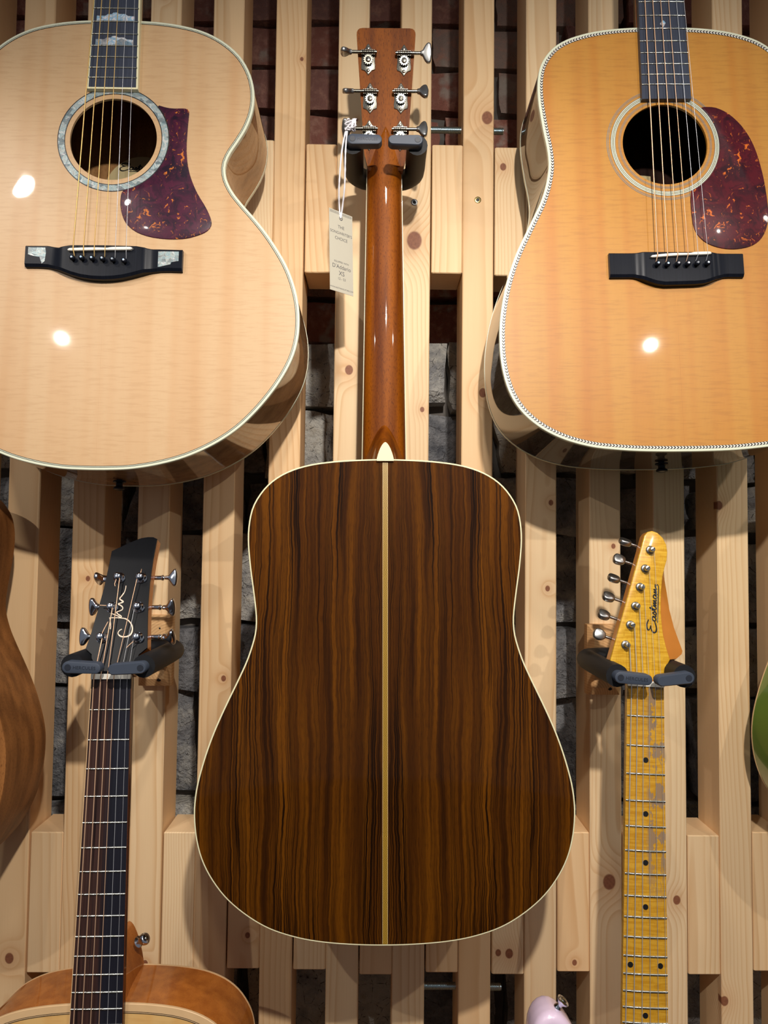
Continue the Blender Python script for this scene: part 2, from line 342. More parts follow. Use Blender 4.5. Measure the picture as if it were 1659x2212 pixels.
# ------------------------------------------------------------------ mesh helpers (millimetres in, metres out)
MM = 0.001
class G:
    def __init__(s): s.v = []; s.f = []; s.uv = {}
    def add(s, verts, faces):
        b = len(s.v); s.v += [tuple(p) for p in verts]; s.f += [tuple(i + b for i in f) for f in faces]; return s
    def box(s, x0, x1, y0, y1, z0, z1):
        return s.add([(x0, y0, z0), (x1, y0, z0), (x1, y1, z0), (x0, y1, z0), (x0, y0, z1), (x1, y0, z1), (x1, y1, z1), (x0, y1, z1)],
                     [(3, 2, 1, 0), (4, 5, 6, 7), (0, 1, 5, 4), (1, 2, 6, 5), (2, 3, 7, 6), (3, 0, 4, 7)])
    def prism(s, pts, z0, z1, bev=0.0):
        # polygon in xy extruded along z; bev rounds the z1 edge a little
        if area(pts) < 0: pts = pts[::-1]
        n = len(pts); rings = [[(x, y, z0) for x, y in pts]]
        if bev > 0:
            rings.append([(x, y, z1 - bev) for x, y in pts])
            a = offset(pts, -bev * 0.3); rings.append([(x, y, z1 - bev * 0.3) for x, y in a])
            a = offset(pts, -bev); rings.append([(x, y, z1) for x, y in a])
        else: rings.append([(x, y, z1) for x, y in pts])
        return s.loft(rings, True, True)
    def loft(s, rings, caps=True, closed=True):
        n = len(rings[0]); v = [p for r in rings for p in r]; f = []
        for k in range(len(rings) - 1):
            for i in range(n if closed else n - 1):
                j = (i + 1) % n; f.append((k * n + i, k * n + j, (k + 1) * n + j, (k + 1) * n + i))
        if caps: f.append(tuple(reversed(range(n)))); f.append(tuple(range((len(rings) - 1) * n, len(rings) * n)))
        return s.add(v, f)
    def tube(s, path, r, n=8, caps=True):
        path = [Vector(p) for p in path]; rings = []; up = None
        for i, p in enumerate(path):
            d = (path[min(i + 1, len(path) - 1)] - path[max(i - 1, 0)]).normalized()
            if up is None: up = Vector((0, 0, 1)) if abs(d.z) < 0.9 else Vector((1, 0, 0))
            a = d.cross(up).normalized(); bb = a.cross(d).normalized(); up = bb
            rr = r[i] if isinstance(r, (list, tuple)) else r
            rings.append([tuple(p + a * (cos(2 * pi * k / n) * rr) + bb * (sin(2 * pi * k / n) * rr)) for k in range(n)])
        return s.loft(rings, caps)
    def lathe(s, prof, o, ax, n=14):
        # prof = [(radius, height)] about axis ax from point o
        ax = Vector(ax).normalized(); u = Vector((0, 0, 1)) if abs(ax.z) < 0.9 else Vector((1, 0, 0))
        a = ax.cross(u).normalized(); b = ax.cross(a).normalized(); o = Vector(o); rings = []
        for r, h in prof: rings.append([tuple(o + ax * h + a * (cos(-2 * pi * k / n) * r) + b * (sin(-2 * pi * k / n) * r)) for k in range(n)])
        return s.loft(rings, True)
    def ribbon(s, pts_in, pts_out, z):
        # closed flat ring with a running-length uv
        n = len(pts_in); v = [(x, y, z) for x, y in pts_in] + [(x, y, z) for x, y in pts_out]; base = len(s.v); L = [0.0]
        for i in range(n):
            a, b = pts_out[i], pts_out[(i + 1) % n]; L.append(L[-1] + sqrt((a[0] - b[0]) ** 2 + (a[1] - b[1]) ** 2))
        for i in range(n):
            j = (i + 1) % n; s.uv[len(s.f) + i] = [(L[i] * MM, 0), (L[i] * MM, 1), (L[i + 1] * MM, 1), (L[i + 1] * MM, 0)]
        return s.add(v, [(i, n + i, n + (i + 1) % n, (i + 1) % n) for i in range(n)])
    def xf(s, m):
        s.v = [tuple(m @ Vector(p)) for p in s.v]; return s
    def obj(s, name, mat, parent=None, smooth=True, matrix=None, angle=40, flip=False, scale=MM):
        me = bpy.data.meshes.new(name)
        fs = [tuple(reversed(f)) for f in s.f] if flip else s.f
        me.from_pydata([(x * scale, y * scale, z * scale) for x, y, z in s.v], [], fs)
        if s.uv:
            l = me.uv_layers.new(name='UVMap')
            for pi_, poly in enumerate(me.polygons):
                if pi_ in s.uv:
                    for k, li in enumerate(poly.loop_indices): l.data[li].uv = s.uv[pi_][k]
        me.materials.append(M[mat]); me.update()
        if smooth:
            me.polygons.foreach_set('use_smooth', [True] * len(me.polygons))
            sharp_edges(me, angle)
        o = bpy.data.objects.new(name, me); COL.objects.link(o)
        if parent is not None: o.parent = parent
        if matrix is not None: o.matrix_local = matrix
        return o

def sharp_edges(me, angle):
    lim = cos(radians(angle)); em = {}
    me.calc_loop_triangles()
    for p in me.polygons:
        for k in p.edge_keys: em.setdefault(k, []).append(p.index)
    nr = [p.normal.copy() for p in me.polygons]
    att = me.attributes.new('sharp_edge', 'BOOLEAN', 'EDGE')
    vals = []
    for e in me.edges:
        ps = em.get(tuple(sorted(e.vertices)), [])
        vals.append(len(ps) != 2 or nr[ps[0]].dot(nr[ps[1]]) < lim)
    att.data.foreach_set('value', vals)

def area(p): return 0.5 * sum(p[i][0] * p[(i + 1) % len(p)][1] - p[(i + 1) % len(p)][0] * p[i][1] for i in range(len(p)))
def offset(pts, d):
    # positive d = outwards for counter-clockwise polygons
    n = len(pts); r = []
    for i in range(n):
        a, b, c = pts[i - 1], pts[i], pts[(i + 1) % n]
        e1 = Vector((b[0] - a[0], b[1] - a[1])); e2 = Vector((c[0] - b[0], c[1] - b[1]))
        if e1.length < 1e-9: e1 = e2
        if e2.length < 1e-9: e2 = e1
        n1 = Vector((e1.y, -e1.x)).normalized(); n2 = Vector((e2.y, -e2.x)).normalized(); m = (n1 + n2)
        if m.length < 1e-6: m = n1
        m.normalize(); k = d / max(0.35, m.dot(n1)); r.append((b[0] + m.x * k, b[1] + m.y * k))
    return r
def spline(pts, n, closed=True):
    P = [Vector(p) for p in pts]; L = len(P); out = []; segs = L if closed else L - 1
    for i in range(segs):
        g = lambda k: P[k % L] if closed else P[max(0, min(L - 1, k))]
        p0, p1, p2, p3 = g(i - 1), g(i), g(i + 1), g(i + 2)
        for t in [q / 8.0 for q in range(8)]:
            out.append(0.5 * ((2 * p1) + (p2 - p0) * t + (2 * p0 - 5 * p1 + 4 * p2 - p3) * t * t + (3 * p1 - p0 - 3 * p2 + p3) * t ** 3))
    if not closed: out.append(P[-1])
    if closed: out.append(out[0])
    D = [0.0]
    for a, b in zip(out, out[1:]): D.append(D[-1] + (b - a).length)
    res = []; j = 0; m = n if closed else n - 1
    for k in range(n):
        t = D[-1] * k / m
        while j < len(D) - 2 and D[j + 1] < t: j += 1
        w = (t - D[j]) / max(1e-9, D[j + 1] - D[j]); res.append(tuple(out[j].lerp(out[j + 1], min(1, w))))
    return res
def circle(cx, cy, r, n=48): return [(cx + r * cos(2 * pi * k / n), cy + r * sin(2 * pi * k / n)) for k in range(n)]
def mirror(half):
    # half runs from the top centre down the right side to the bottom centre
    h = [p for p in half if p[0] > 0.01]
    top = [p for p in half if p[0] <= 0.01]
    pts = [top[0]] + h + [top[-1]] + [(-x, y) for x, y in reversed(h)]
    return pts[::-1]          # counter-clockwise

def tag(o, label, cat, group=None, kind=None):
    if label: o['label'] = label
    if cat: o['category'] = cat
    if group: o['group'] = group
    if kind: o['kind'] = kind
    return o
def empty(name, mtx):
    o = bpy.data.objects.new(name, None); COL.objects.link(o); o.matrix_world = mtx; o.empty_display_size = 0.05; return o
def frame(o, Y, yaw=0.0, back=False):
    Y = Vector(Y).normalized(); X = Vector((1, 0, 0)) if not back else Vector((-1, 0, 0))
    X = (X - Y * X.dot(Y)).normalized(); Z = X.cross(Y)
    m = Matrix((X, Y, Z)).transposed().to_4x4(); m.translation = Vector(o)
    return m @ Matrix.Rotation(yaw, 4, 'Y')
def text_mesh(body, size, name, mat, parent, matrix, shear=0.0, align='CENTER', extrude=0.05, spacing=1.0):
    cu = bpy.data.curves.new(name, 'FONT'); cu.body = body; cu.size = size; cu.align_x = align; cu.align_y = 'CENTER'
    cu.shear = shear; cu.extrude = extrude; cu.resolution_u = 3; cu.space_character = spacing
    tmp = bpy.data.objects.new(name + '_curve', cu); COL.objects.link(tmp)
    dg = bpy.context.evaluated_depsgraph_get(); dg.update()
    me = bpy.data.meshes.new_from_object(tmp.evaluated_get(dg)); bpy.data.objects.remove(tmp); bpy.data.curves.remove(cu)
    for v in me.vertices: v.co *= MM
    me.materials.clear(); me.materials.append(M[mat]); me.name = name
    o = bpy.data.objects.new(name, me); COL.objects.link(o); o.parent = parent; o.matrix_local = matrix
    return o
def T(x, y, z): return Matrix.Translation((x * MM, y * MM, z * MM))

# ------------------------------------------------------------------ the setting
SLAT_Y = 1.0; SLAT_W = 0.0424; SLAT_D = 0.067; PITCH = 0.0871; X0 = 0.05
rng = random.Random(7)
floor = G().add([(-3, -4.5, 0), (3, -4.5, 0), (3, 1.22, 0), (-3, 1.22, 0)], [(0, 1, 2, 3)]).obj('floor', 'floor', smooth=False, scale=1)
tag(floor, 'dark boarded shop floor below the guitar wall', None, kind='structure')

wall = G().add([(-1.6, 1.220, 0), (1.6, 1.220, 0), (1.6, 1.220, 3.3), (-1.6, 1.220, 3.3), (-1.6, 1.32, 0), (1.6, 1.32, 0), (1.6, 1.32, 3.3), (-1.6, 1.32, 3.3)],
               [(0, 1, 2, 3), (5, 4, 7, 6), (3, 2, 6, 7), (1, 5, 6, 2), (4, 0, 3, 7)]).obj('wall_back', 'mortar', smooth=False, scale=1)
tag(wall, 'old brick and rough stone wall seen between the slats', None, kind='structure')

def rough_block(poly, y_front, y_back, rr, res=5, amp=0.006):
    # rough-faced block: quad front face subdivided and roughened, straight sides back into the mortar
    a, b, c, d = [Vector(p) for p in poly]; V = []; F = []
    for j in range(res + 1):
        for i in range(res + 1):
            u, w = i / res, j / res
            p = a.lerp(b, u).lerp(d.lerp(c, u), w)
            edge = min(u, 1 - u, w, 1 - w) * 4
            yy = y_front + (0.006 if edge < 0.01 else 0) + rr.uniform(-amp, amp)
            jx, jz = (rr.uniform(-0.0025, 0.0025), rr.uniform(-0.0025, 0.0025))
            V.append((p.x + jx, yy, p.y + jz))
    n = res + 1
    for j in range(res):
        for i in range(res): F.append((j * n + i, j * n + i + 1, (j + 1) * n + i + 1, (j + 1) * n + i))
    rim = [i for i in range(n)] + [j * n + res for j in range(1, n)] + [res * n + i for i in range(res - 1, -1, -1)] + [j * n for j in range(res - 1, 0, -1)]
    bb = len(V)
    for k in rim: V.append((V[k][0], y_back, V[k][2]))
    m = len(rim)
    for k in range(m):
        l = (k + 1) % m; F.append((rim[l], rim[k], bb + k, bb + l))
    return V, F
# brick courses above, rough stones below
z = 1.93; row = 0
while z < 2.70:
    x = -1.25 + (0.11 if row % 2 else 0)
    while x < 1.2:
        w = 0.212 + rng.uniform(-0.012, 0.012); h = 0.066
        poly = [(x, z), (x + w, z), (x + w, z + h), (x, z + h)]
        V, F = rough_block([(p[0] + rng.uniform(-.002, .002), p[1] + rng.uniform(-.003, .003)) for p in poly], 1.188 + rng.uniform(-.006, .006), 1.222, rng, 4, 0.0022)
        G().add(V, F).obj('brick', 'brick', wall, smooth=True, angle=55, scale=1)
        x += w + 0.011
    z += 0.0775; row += 1
z = 0.80; rows = []
while z < 1.90:
    h = rng.choice((0.075, 0.10, 0.13, 0.16)); rows.append((z, min(h, 1.925 - z))); z += h + 0.012
for z, h in rows:
    if h < 0.03: continue
    x = -1.2 + rng.uniform(0, 0.1)
    while x < 1.15:
        w = rng.uniform(0.10, 0.24)
        j = lambda: rng.uniform(-0.010, 0.010)
        poly = [(x + j(), z + j()), (x + w + j(), z + j()), (x + w + j(), z + h + j()), (x + j(), z + h + j())]
        V, F = rough_block(poly, 1.180 + rng.uniform(-.014, .016), 1.222, rng, 6, 0.0065)
        G().add(V, F).obj('stone', 'stone', wall, smooth=True, angle=50, scale=1)
        x += w + 0.010

clad = empty('wall_cladding', Matrix.Translation((0, 0, 0)))
tag(clad, 'upright pale pine slats with short pine blocks between them', None, kind='structure')
def chamfer_box(w, d, h, c=0.0012):
    # origin at the bottom centre of the front face; +y goes back
    g = G(); a = w / 2
    def ring(z, e): return [(-a + e, 0 + c * (e > 0) , z), (a - e, 0 + c * (e > 0), z), (a, c if e == 0 else c + e, z)]
    out = []
    for z, e in ((0, c), (c, 0), (h - c, 0), (h, c)):
        out.append([(-a + c + e, e, z), (a - c - e, e, z), (a - e, c + e, z), (a - e, d - e, z), (-a + e, d - e, z), (-a + e, c + e, z)])
    return g.loft(out, True)
Z0, Z1 = 0.30, 3.05
slat_mesh = None
KN = {-2: [(-0.1093, 2.274, .0026), (-0.12, 1.21, .0026)], -1: [(-0.0381, 1.839, .0058), (-0.0317, 2.189, .002)], 0: [(0.0493, 2.020, .0110), (0.0621, 1.786, .0032)],
      1: [(0.1490, 2.195, .0080), (0.1447, 1.810, .0056)], 2: [(0.2379, 1.661, .0034), (0.2335, 1.545, .0034)], 3: [(0.3157, 1.158, .0088), (0.3227, 1.603, .0031)],
      4: [(0.4056, 1.135, .0052), (0.3956, 1.482, .0063)], 5: [(0.4679, 1.005, .0055), (0.4670, 1.660, .0052)], -5: [(-0.3839, 1.552, .0032), (-0.38, 2.35, .003)],
      -6: [(-0.4720, 1.056, .0060), (-0.47, 2.3, .003)], -3: [(-0.2, 1.421, .0035), (-0.21, 2.4, .003)], -4: [(-0.30, 2.36, .003), (-0.295, 1.05, .004)]}
for k in range(-9, 10):
    x = X0 + k * PITCH
    if slat_mesh is None:
        o = chamfer_box(SLAT_W, SLAT_D, Z1 - Z0).obj('slat', 'pine', clad, smooth=False, scale=1); slat_mesh = o.data
    else:
        o = bpy.data.objects.new('slat', slat_mesh); COL.objects.link(o); o.parent = clad
    o.location = (x, SLAT_Y, Z0)
    ks = KN.get(k, [(x + 0.012, 2.5, .003), (x, 0.7, .003)])
    for nm, q in zip(('knot_a', 'knot_b'), ks): o[nm] = [q[0] - x, q[1] - Z0, q[2]]
block_w = PITCH - SLAT_W - 0.0022
blk = None
for k in range(-9, 9):
    x = X0 + (k + 0.5) * PITCH
    for zb, h, kd in ((1.976, 0.181, 0), (1.040, 0.181, 1)):
        dz = rng.uniform(-0.0035, 0.0035); dh = rng.uniform(-0.002, 0.002)
        if blk is None:
            o = chamfer_box(block_w, SLAT_D, h).obj('block', 'pine', clad, smooth=False, scale=1); blk = o.data
        else:
            o = bpy.data.objects.new('block', blk); COL.objects.link(o); o.parent = clad
        o.location = (x + 0.0008, SLAT_Y + rng.uniform(0.0002, 0.0022), zb + dz)
        o['knot_a'] = [9.0, 0.0, 0.0005]; o['knot_b'] = [9.0, 0.0, 0.0005]
        if kd == 0 and k == 1: o['knot_a'] = [0.1708 - x, 2.129 - zb, .0046]
        if kd == 1 and k == 1: o['knot_a'] = [0.1825 - x, 1.067 - zb, .0055]; o['knot_b'] = [0.168 - x, 1.068 - zb, .004]
        if kd == 1 and k == 2: o['knot_a'] = [0.2690 - x, 1.052 - zb, .0034]
        if kd == 1 and k == -3: o['knot_a'] = [-0.1625 - x, 1.083 - zb, .0034]
def torx_screw(x, z, mat):
    g = G(); y = SLAT_Y * 1000
    g.lathe([(4.6, 0.0), (4.6, 0.7), (4.1, 1.0), (2.5, 1.0), (2.4, 0.3)], (x * 1000, y + 0.3, z * 1000), (0, -1, 0), 20)
    o = g.obj('screw', mat, clad)
    star = []
    for i in range(24):
        r = 2.0 + (0.55 if (i % 4) in (0, 1) else -0.15); star.append((r * cos(i * pi / 12), r * sin(i * pi / 12)))
    s = G().prism(star, 0, 0.12).xf(Matrix.Translation((x * 1000, y - 0.62, z * 1000)) @ Matrix.Rotation(pi / 2, 4, 'X'))
    s.obj('torx_recess', 'black', o)
torx_screw(0.0488, 2.0736, 'satin_nickel'); torx_screw(0.1364, 2.0783, 'brass')
def rod(xa, xb, z):
    g = G(); path = [(xa * 1000, 1030, z * 1000), (xb * 1000, 1030, z * 1000)]
    g.tube(path, 4.4, 14)
    n = int((xb - xa) * 1000 / 1.75)
    for i in range(n):
        x = xa * 1000 + (i + 0.5) * 1.75
        g.tube([(x - 0.7, 1030, z * 1000), (x, 1030, z * 1000), (x + 0.7, 1030, z * 1000)], [4.4, 5.0, 4.4], 14, False)
    return g.obj('threaded_rod', 'zinc', clad)
rod(X0 + SLAT_W / 2, X0 + PITCH - SLAT_W / 2, 2.1935); rod(X0 + PITCH + SLAT_W / 2, 0.1764, 2.1930)
rod(X0 + SLAT_W / 2, X0 + PITCH - SLAT_W / 2, 1.0060); rod(X0 + PITCH + SLAT_W / 2, 0.1774, 1.0050)

# ------------------------------------------------------------------ guitar parts
DREAD = [(0, 514), (20, 513.7), (42, 512.7), (62, 511), (82, 508), (100, 503), (116, 495.5), (129, 485.5), (139, 473), (146, 459), (149.5, 441), (150, 422), (147.5, 396), (144, 372), (141, 350), (140, 336), (141, 323), (144.5, 309), (150, 293), (158.5, 274), (169, 252), (178.5, 231), (186.5, 211), (194, 188), (200, 164), (202.5, 143), (202, 124), (199, 105), (193, 86), (182.5, 67), (167, 48), (146, 31), (122, 17.5), (94, 8.5), (66, 3.5), (33, 0.8), (0, 0)]
DREAD2 = [(0, 512), (28, 511.5), (49, 510.3), (69, 508), (87, 504.5), (105, 499), (118, 493), (129, 485), (138, 474), (144, 462.6), (147.2, 449.7), (148.5, 434.6), (148, 416), (146, 398), (143.4, 379), (140.6, 363), (139.2, 350), (139, 338), (140.7, 325), (144.5, 309), (151, 291), (160, 273), (171, 251), (180.6, 231), (188.8, 209), (195, 187.6), (199.4, 166), (201.8, 148), (202.6, 129), (202, 108), (198.6, 86), (192.8, 67.6), (184, 51.7), (171.4, 37.5), (153.8, 24.5), (131, 13.7), (103, 6), (77, 2.8), (51.5, .9), (22, 0.1), (0, 0)]
JUMBO = [(0, 537), (30, 536.3), (52, 534.8), (74, 531.5), (96, 526), (115, 517.6), (132, 506), (146, 491.5), (156, 474), (161.3, 456.6), (162.8, 439), (160.8, 421.8), (155, 404), (146, 387), (137.3, 372.7), (132.5, 361), (131.5, 351), (134, 338.6), (141.4, 324), (153.5, 308.5), (167, 293), (181, 275.3), (194.5, 255), (205.4, 235.5), (213.7, 214), (218.8, 192.6), (220.5, 172.6), (219.4, 152), (214.3, 130.5), (204.4, 109), (190.4, 87.2), (173, 65.6), (153, 46), (128, 29), (98, 15), (67.7, 6.3), (37.5, 1.3), (12, 0.1), (0, 0)]
NPT = 240
def body(root, half, dy, depth_b, depth_t, hole, mats, dome=1.2, arch=6.0, bind=2.4, bind_h=5.0):
    """acoustic body: top with sound hole, sides, back, front and back binding.  dy = local y of the bottom edge"""
    mt, ms, mb, mbf, mbb = mats
    O = spline([(x, y + dy) for x, y in mirror(half)], NPT); ytop = max(p[1] for p in O); H = ytop - dy
    dep = lambda y: depth_b + (depth_t - depth_b) * (y - dy) / H
    if hole is None: hc = (0, dy + H * 0.6); hr = 0.5
    else: hc = hole[:2]; hr = hole[2]
    ts = [0, 0.04, 0.12, 0.25, 0.4, 0.55, 0.7, 0.82, 0.91, 0.97, 1.0]
    hp = []
    for x, y in O:
        a = atan2(y - hc[1], x - hc[0]); hp.append((hc[0] + hr * cos(a), hc[1] + hr * sin(a)))
    rings = [[(hx, hy, dome - 3.0) for hx, hy in hp]] if hole else []
    for t in ts: rings.append([(hx + (x - hx) * t, hy + (y - hy) * t, dome * (1 - t ** 2.2)) for (hx, hy), (x, y) in zip(hp, O)])
    G().loft(rings, False).obj('soundboard', mt, root, angle=60, flip=False)
    rows = [0.0, 0.02, 0.2, 0.4, 0.6, 0.8, 0.98, 1.0]
    G().loft([[(x, y, -dep(y) * r) for x, y in O] for r in rows], False).obj('sides', ms, root, angle=60, flip=True)
    bc = (0, dy + H * 0.56)
    br = [[(x, y, -dep(y)) for x, y in O]]
    for t in [0.985, 0.95, 0.88, 0.75, 0.6, 0.45, 0.3, 0.15, 0.02, 0.0004]:
        br.append([(bc[0] + (x - bc[0]) * t, bc[1] + (y - bc[1]) * t, -dep(bc[1] + (y - bc[1]) * t) - arch * (1 - t * t)) for x, y in O])
    G().loft(br, False).obj('back', mb, root, angle=60, flip=True)
    def lbind(z0, sgn, mat, name):
        prof = [(-bind, sgn * 0.32), (-0.2, sgn * 0.32), (0.35, -sgn * 0.2), (0.35, -sgn * bind_h), (-0.3, -sgn * bind_h)]
        rr = []
        for dn, dz in prof:
            q = offset(O, dn); rr.append([(x, y, (z0(Y) + dz)) for (x, y), (_, Y) in zip(q, O)])
        G().loft(rr, False).obj(name, mat, root, angle=35, flip=(sgn < 0))
    if mbf: lbind(lambda y: 0.0, 1, mbf, 'binding')
    if mbb: lbind(lambda y: -dep(y), -1, mbb, 'back_binding')
    return O, dep
def ring_line(root, O, d0, d1, z, mat, name):
    return G().ribbon(offset(O, -d1), offset(O, -d0), z).obj(name, mat, root, smooth=False, flip=False)
def circ_ring(root, c, r0, r1, z, mat, name):
    return G().ribbon(circle(c[0], c[1], r0, 96), circle(c[0], c[1], r1, 96), z).obj(name, mat, root, smooth=False)
def fingerboard(root, y0, y1, w0, w1, z0, z1, mat, bind=None, radius=1200.0):
    # y0 body end (half width w0), y1 nut end (half width w1)
    def ring(y, w, e=0.0):
        p = [(-w, y, z0), (w, y, z0)]; m = 9
        for i in range(m):
            x = w - 2 * w * i / (m - 1); p.append((x, y, z1 - e + (sqrt(radius ** 2 - x * x) - sqrt(radius ** 2 - w * w))))
        return p
    ins = 2.0 if bind else 0
    G().loft([ring(y0, w0 - ins), ring(y1, w1 - ins)], True).obj('fingerboard', mat, root, angle=30, flip=True)
    if bind:
        for s in (-1, 1):
            g = G()
            a = [(s * (w0 - ins), y0, z0), (s * w0, y0, z0), (s * w0, y0, z1 + 0.05), (s * (w0 - ins), y0, z1 + 0.12)]
            b = [(s * (w1 - ins), y1, z0), (s * w1, y1, z0), (s * w1, y1, z1 + 0.05), (s * (w1 - ins), y1, z1 + 0.12)]
            g.loft([a, b], True).obj('fingerboard_binding', bind, root, smooth=False, flip=(s > 0))
        G().box(-w0, w0, y0 - 2.0, y0, z0, z1 + 0.3).obj('fingerboard_binding', bind, root, smooth=False)
def frets(root, ys, wfun, z, mat='fret', radius=1200.0, r=1.05):
    for y in ys:
        w = wfun(y) - 0.2; p = []
        for i in range(9):
            x = -w + 2 * w * i / 8; p.append((x, y, z + sqrt(radius ** 2 - x * x) - sqrt(radius ** 2 - w * w) + 0.1))
        G().tube(p, r, 6).obj('fret', mat, root, angle=70)
def neck_back(root, y0, y1, w0, w1, d0, d1, mat, z=0.0, steps=10, heel_y=None):
    rings = []
    for k in range(steps + 1):
        t = k / steps; y = y0 + (y1 - y0) * t; w = w0 + (w1 - w0) * t; d = d0 + (d1 - d0) * t; r = []
        for i in range(17):
            a = pi * i / 16; ca = cos(a); sa = sin(a)
            r.append((w * (abs(ca) ** 0.85) * (1 if ca > 0 else -1), y, z - d * (sa ** 0.9)))
        rings.append(r)
    return G().loft(rings, True).obj('neck', mat, root, angle=45, flip=False)
def heel(root, yj, z0, z1, w0, w1, p0, p1, mat, cap=None, steps=14):
    rings = []
    for k in range(steps + 1):
        t = k / steps; e = (1 - t) ** 2.3
        w = w1 + (w0 - w1) * e; p = p1 + (p0 - p1) * e; z = z0 + (z1 - z0) * t; r = []
        for i in range(17):
            u = -1 + 2 * i / 16.0; r.append((u * w, yj + p * (1 - abs(u) ** 1.7) ** 0.85 + 0.001, z))
        r.append((w, yj - 3, z)); r.append((-w, yj - 3, z)); rings.append(r)
    o = G().loft(rings, True).obj('heel', mat, root, angle=35, flip=False)
    if cap:
        w, p = w1 + 0.2, p1 + 0.3; r = [(u * w, yj + p * (1 - abs(u) ** 1.7) ** 0.85) for u in [-1 + 2 * i / 16.0 for i in range(17)]] + [(w, yj - 2), (-w, yj - 2)]
        G().loft([[(x, y, z1) for x, y in r], [(x, y, z1 - 1.6) for x, y in r]], True).obj('heel_cap', cap, root, angle=30, flip=False)
    return o
def strings(root, paths, radii, mats):
    for p, r, m in zip(paths, radii, mats): G().tube(p, r, 6).obj('string', m, root, angle=80)
def bridge_mesh(root, xs, top, bot, zf, mat):
    # xs samples; top/bot/zf give outline and height at x
    rings = []
    for x in xs:
        a, b, z = top(x), bot(x), zf(x); rings.append([(x, b, -0.2), (x, a, -0.2), (x, a, z - 1.0), (x, a - 1.2, z), (x, b + 3.5, z), (x, b + 0.4, z - 2.2)])
    return G().loft(rings, True).obj('bridge', mat, root, angle=28, flip=False)
def lerp_tab(tab):
    def f(x):
        if x <= tab[0][0]: return tab[0][1]
        for (a, b), (c, d) in zip(tab, tab[1:]):
            if x <= c: return b + (d - b) * (x - a) / (c - a)
        return tab[-1][1]
    return f
def bridge_pins(root, pts, z, dotmat='pearl'):
    for x, y in pts:
        p = G().lathe([(2.0, -3), (2.2, 2.0), (3.0, 2.6), (3.2, 4.2), (2.7, 5.8), (1.5, 6.6)], (x, y, z), (0, 0, 1), 14).obj('bridge_pin', 'ebony_bridge', root, angle=60)
        G().lathe([(1.2, 0), (1.2, 0.25)], (x, y, z + 6.5), (0, 0, 1), 10).obj('pin_dot', dotmat, p)
def poly_inlay(root, pts, z, mat, name='inlay', h=0.25): return G().prism(pts, z - h, z).obj(name, mat, root, smooth=False)
def stroke(g, pts, w, z, smooth=True):
    # flat calligraphic ribbon following a polyline
    P = spline(pts, max(6, len(pts) * 4), False) if smooth else pts
    L = []; R = []
    for i, p in enumerate(P):
        a = P[max(0, i - 1)]; b = P[min(len(P) - 1, i + 1)]; d = Vector((b[0] - a[0], b[1] - a[1])).normalized()
        ww = w[min(len(w) - 1, int(i / len(P) * len(w)))] if isinstance(w, (list, tuple)) else w
        L.append((p[0] - d.y * ww / 2, p[1] + d.x * ww / 2, z)); R.append((p[0] + d.y * ww / 2, p[1] - d.x * ww / 2, z))
    n = len(P); g.add(L + R, [(i, n + i, n + i + 1, i + 1) for i in range(n - 1)])
def simple_headstock(root, ynut, mat, face, ang=14, wb=27, wt=34, ln=165):
    hm = T(0, ynut, 5) @ Matrix.Rotation(radians(-ang) * -1 * -1, 4, 'X')
    pts = [(-wb * .82, 0), (wb * .82, 0), (wb, 18), (wt, ln - 3), (wt - 3, ln), (-wt + 3, ln), (-wt, ln - 3), (-wb, 18)]
    h = G().prism(pts, -17, 0, 1.0).obj('headstock', mat, root, angle=40, matrix=hm)
    G().prism(offset(pts[::1] if area(pts) > 0 else pts[::-1], -0.4), 0, 0.7).obj('headstock_veneer', face, h, smooth=False)
    for s in (-1, 1):
        for k in range(3):
            y = 38 + k * 42; x = s * (wb - 8 + k * 2.2)
            t = G().lathe([(4.6, 0), (4.6, 1.6), (3.0, 2), (3.0, 8), (2.4, 9)], (x, y, 0.7), (0, 0, 1), 12).obj('tuner_post', 'chrome', root, matrix=hm)
            G().tube([(x, y, -10), (s * 44, y, -10)], 2.0, 8).lathe([(2, 0), (9, 3), (9, 10), (3, 14)], (s * 44, y, -10), (s, 0, 0), 12).obj('tuner_knob', 'chrome', t, matrix=Matrix.Identity(4))
    G().box(-21.5, 21.5, ynut - 1, ynut + 4, 0, 8).obj('nut', 'white', root, smooth=False)

# ------------------------------------------------------------------ jumbo guitar, pale spruce top (upper left)
def put(o, Y, **k): return frame(o, Y, **k)
S = 632.0
UL = empty('jumbo_guitar', put((-0.3090, 0.8300, 1.9134), (-0.0040, 0.0668, 0.9978)))
tag(UL, 'jumbo acoustic guitar with pale spruce top, shell sound-hole ring and purple tortoise pickguard', 'guitar')
UB = -233.8
O, dep = body(UL, JUMBO, UB, 124, 108, (2.1, 153, 50.0), ('spruce_pale', 'maple_side', 'maple_side', 'ivory', 'ivory'))
ring_line(UL, O, 2.4, 3.0, 0.40, 'black_line', 'purfling'); ring_line(UL, O, 3.0, 3.7, 0.44, 'ivory', 'purfling'); ring_line(UL, O, 3.7, 4.3, 0.50, 'black_line', 'purfling')
for r0, r1, m, nm in ((55.5, 56.4, 'black_line', 'rosette_line'), (56.4, 63.4, 'abalone', 'rosette'), (63.4, 64.4, 'black_line', 'rosette_line')):
    circ_ring(UL, (2.1, 153), r0, r1, 1.45, m, nm)
pg = [(53.4, 195.0), (62, 192.5), (70, 191.5), (82, 191.7), (87, 190.5), (88.2, 186), (87.2, 165), (87.0, 138), (91, 113), (100, 90), (111.5, 70.5), (117.5, 57), (118.2, 49), (114, 42.5), (105, 37.6), (89, 33), (68, 32.2), (47, 35.2), (31, 41.8), (20, 52.8), (14.4, 69), (14, 84), (16.5, 90.3)]
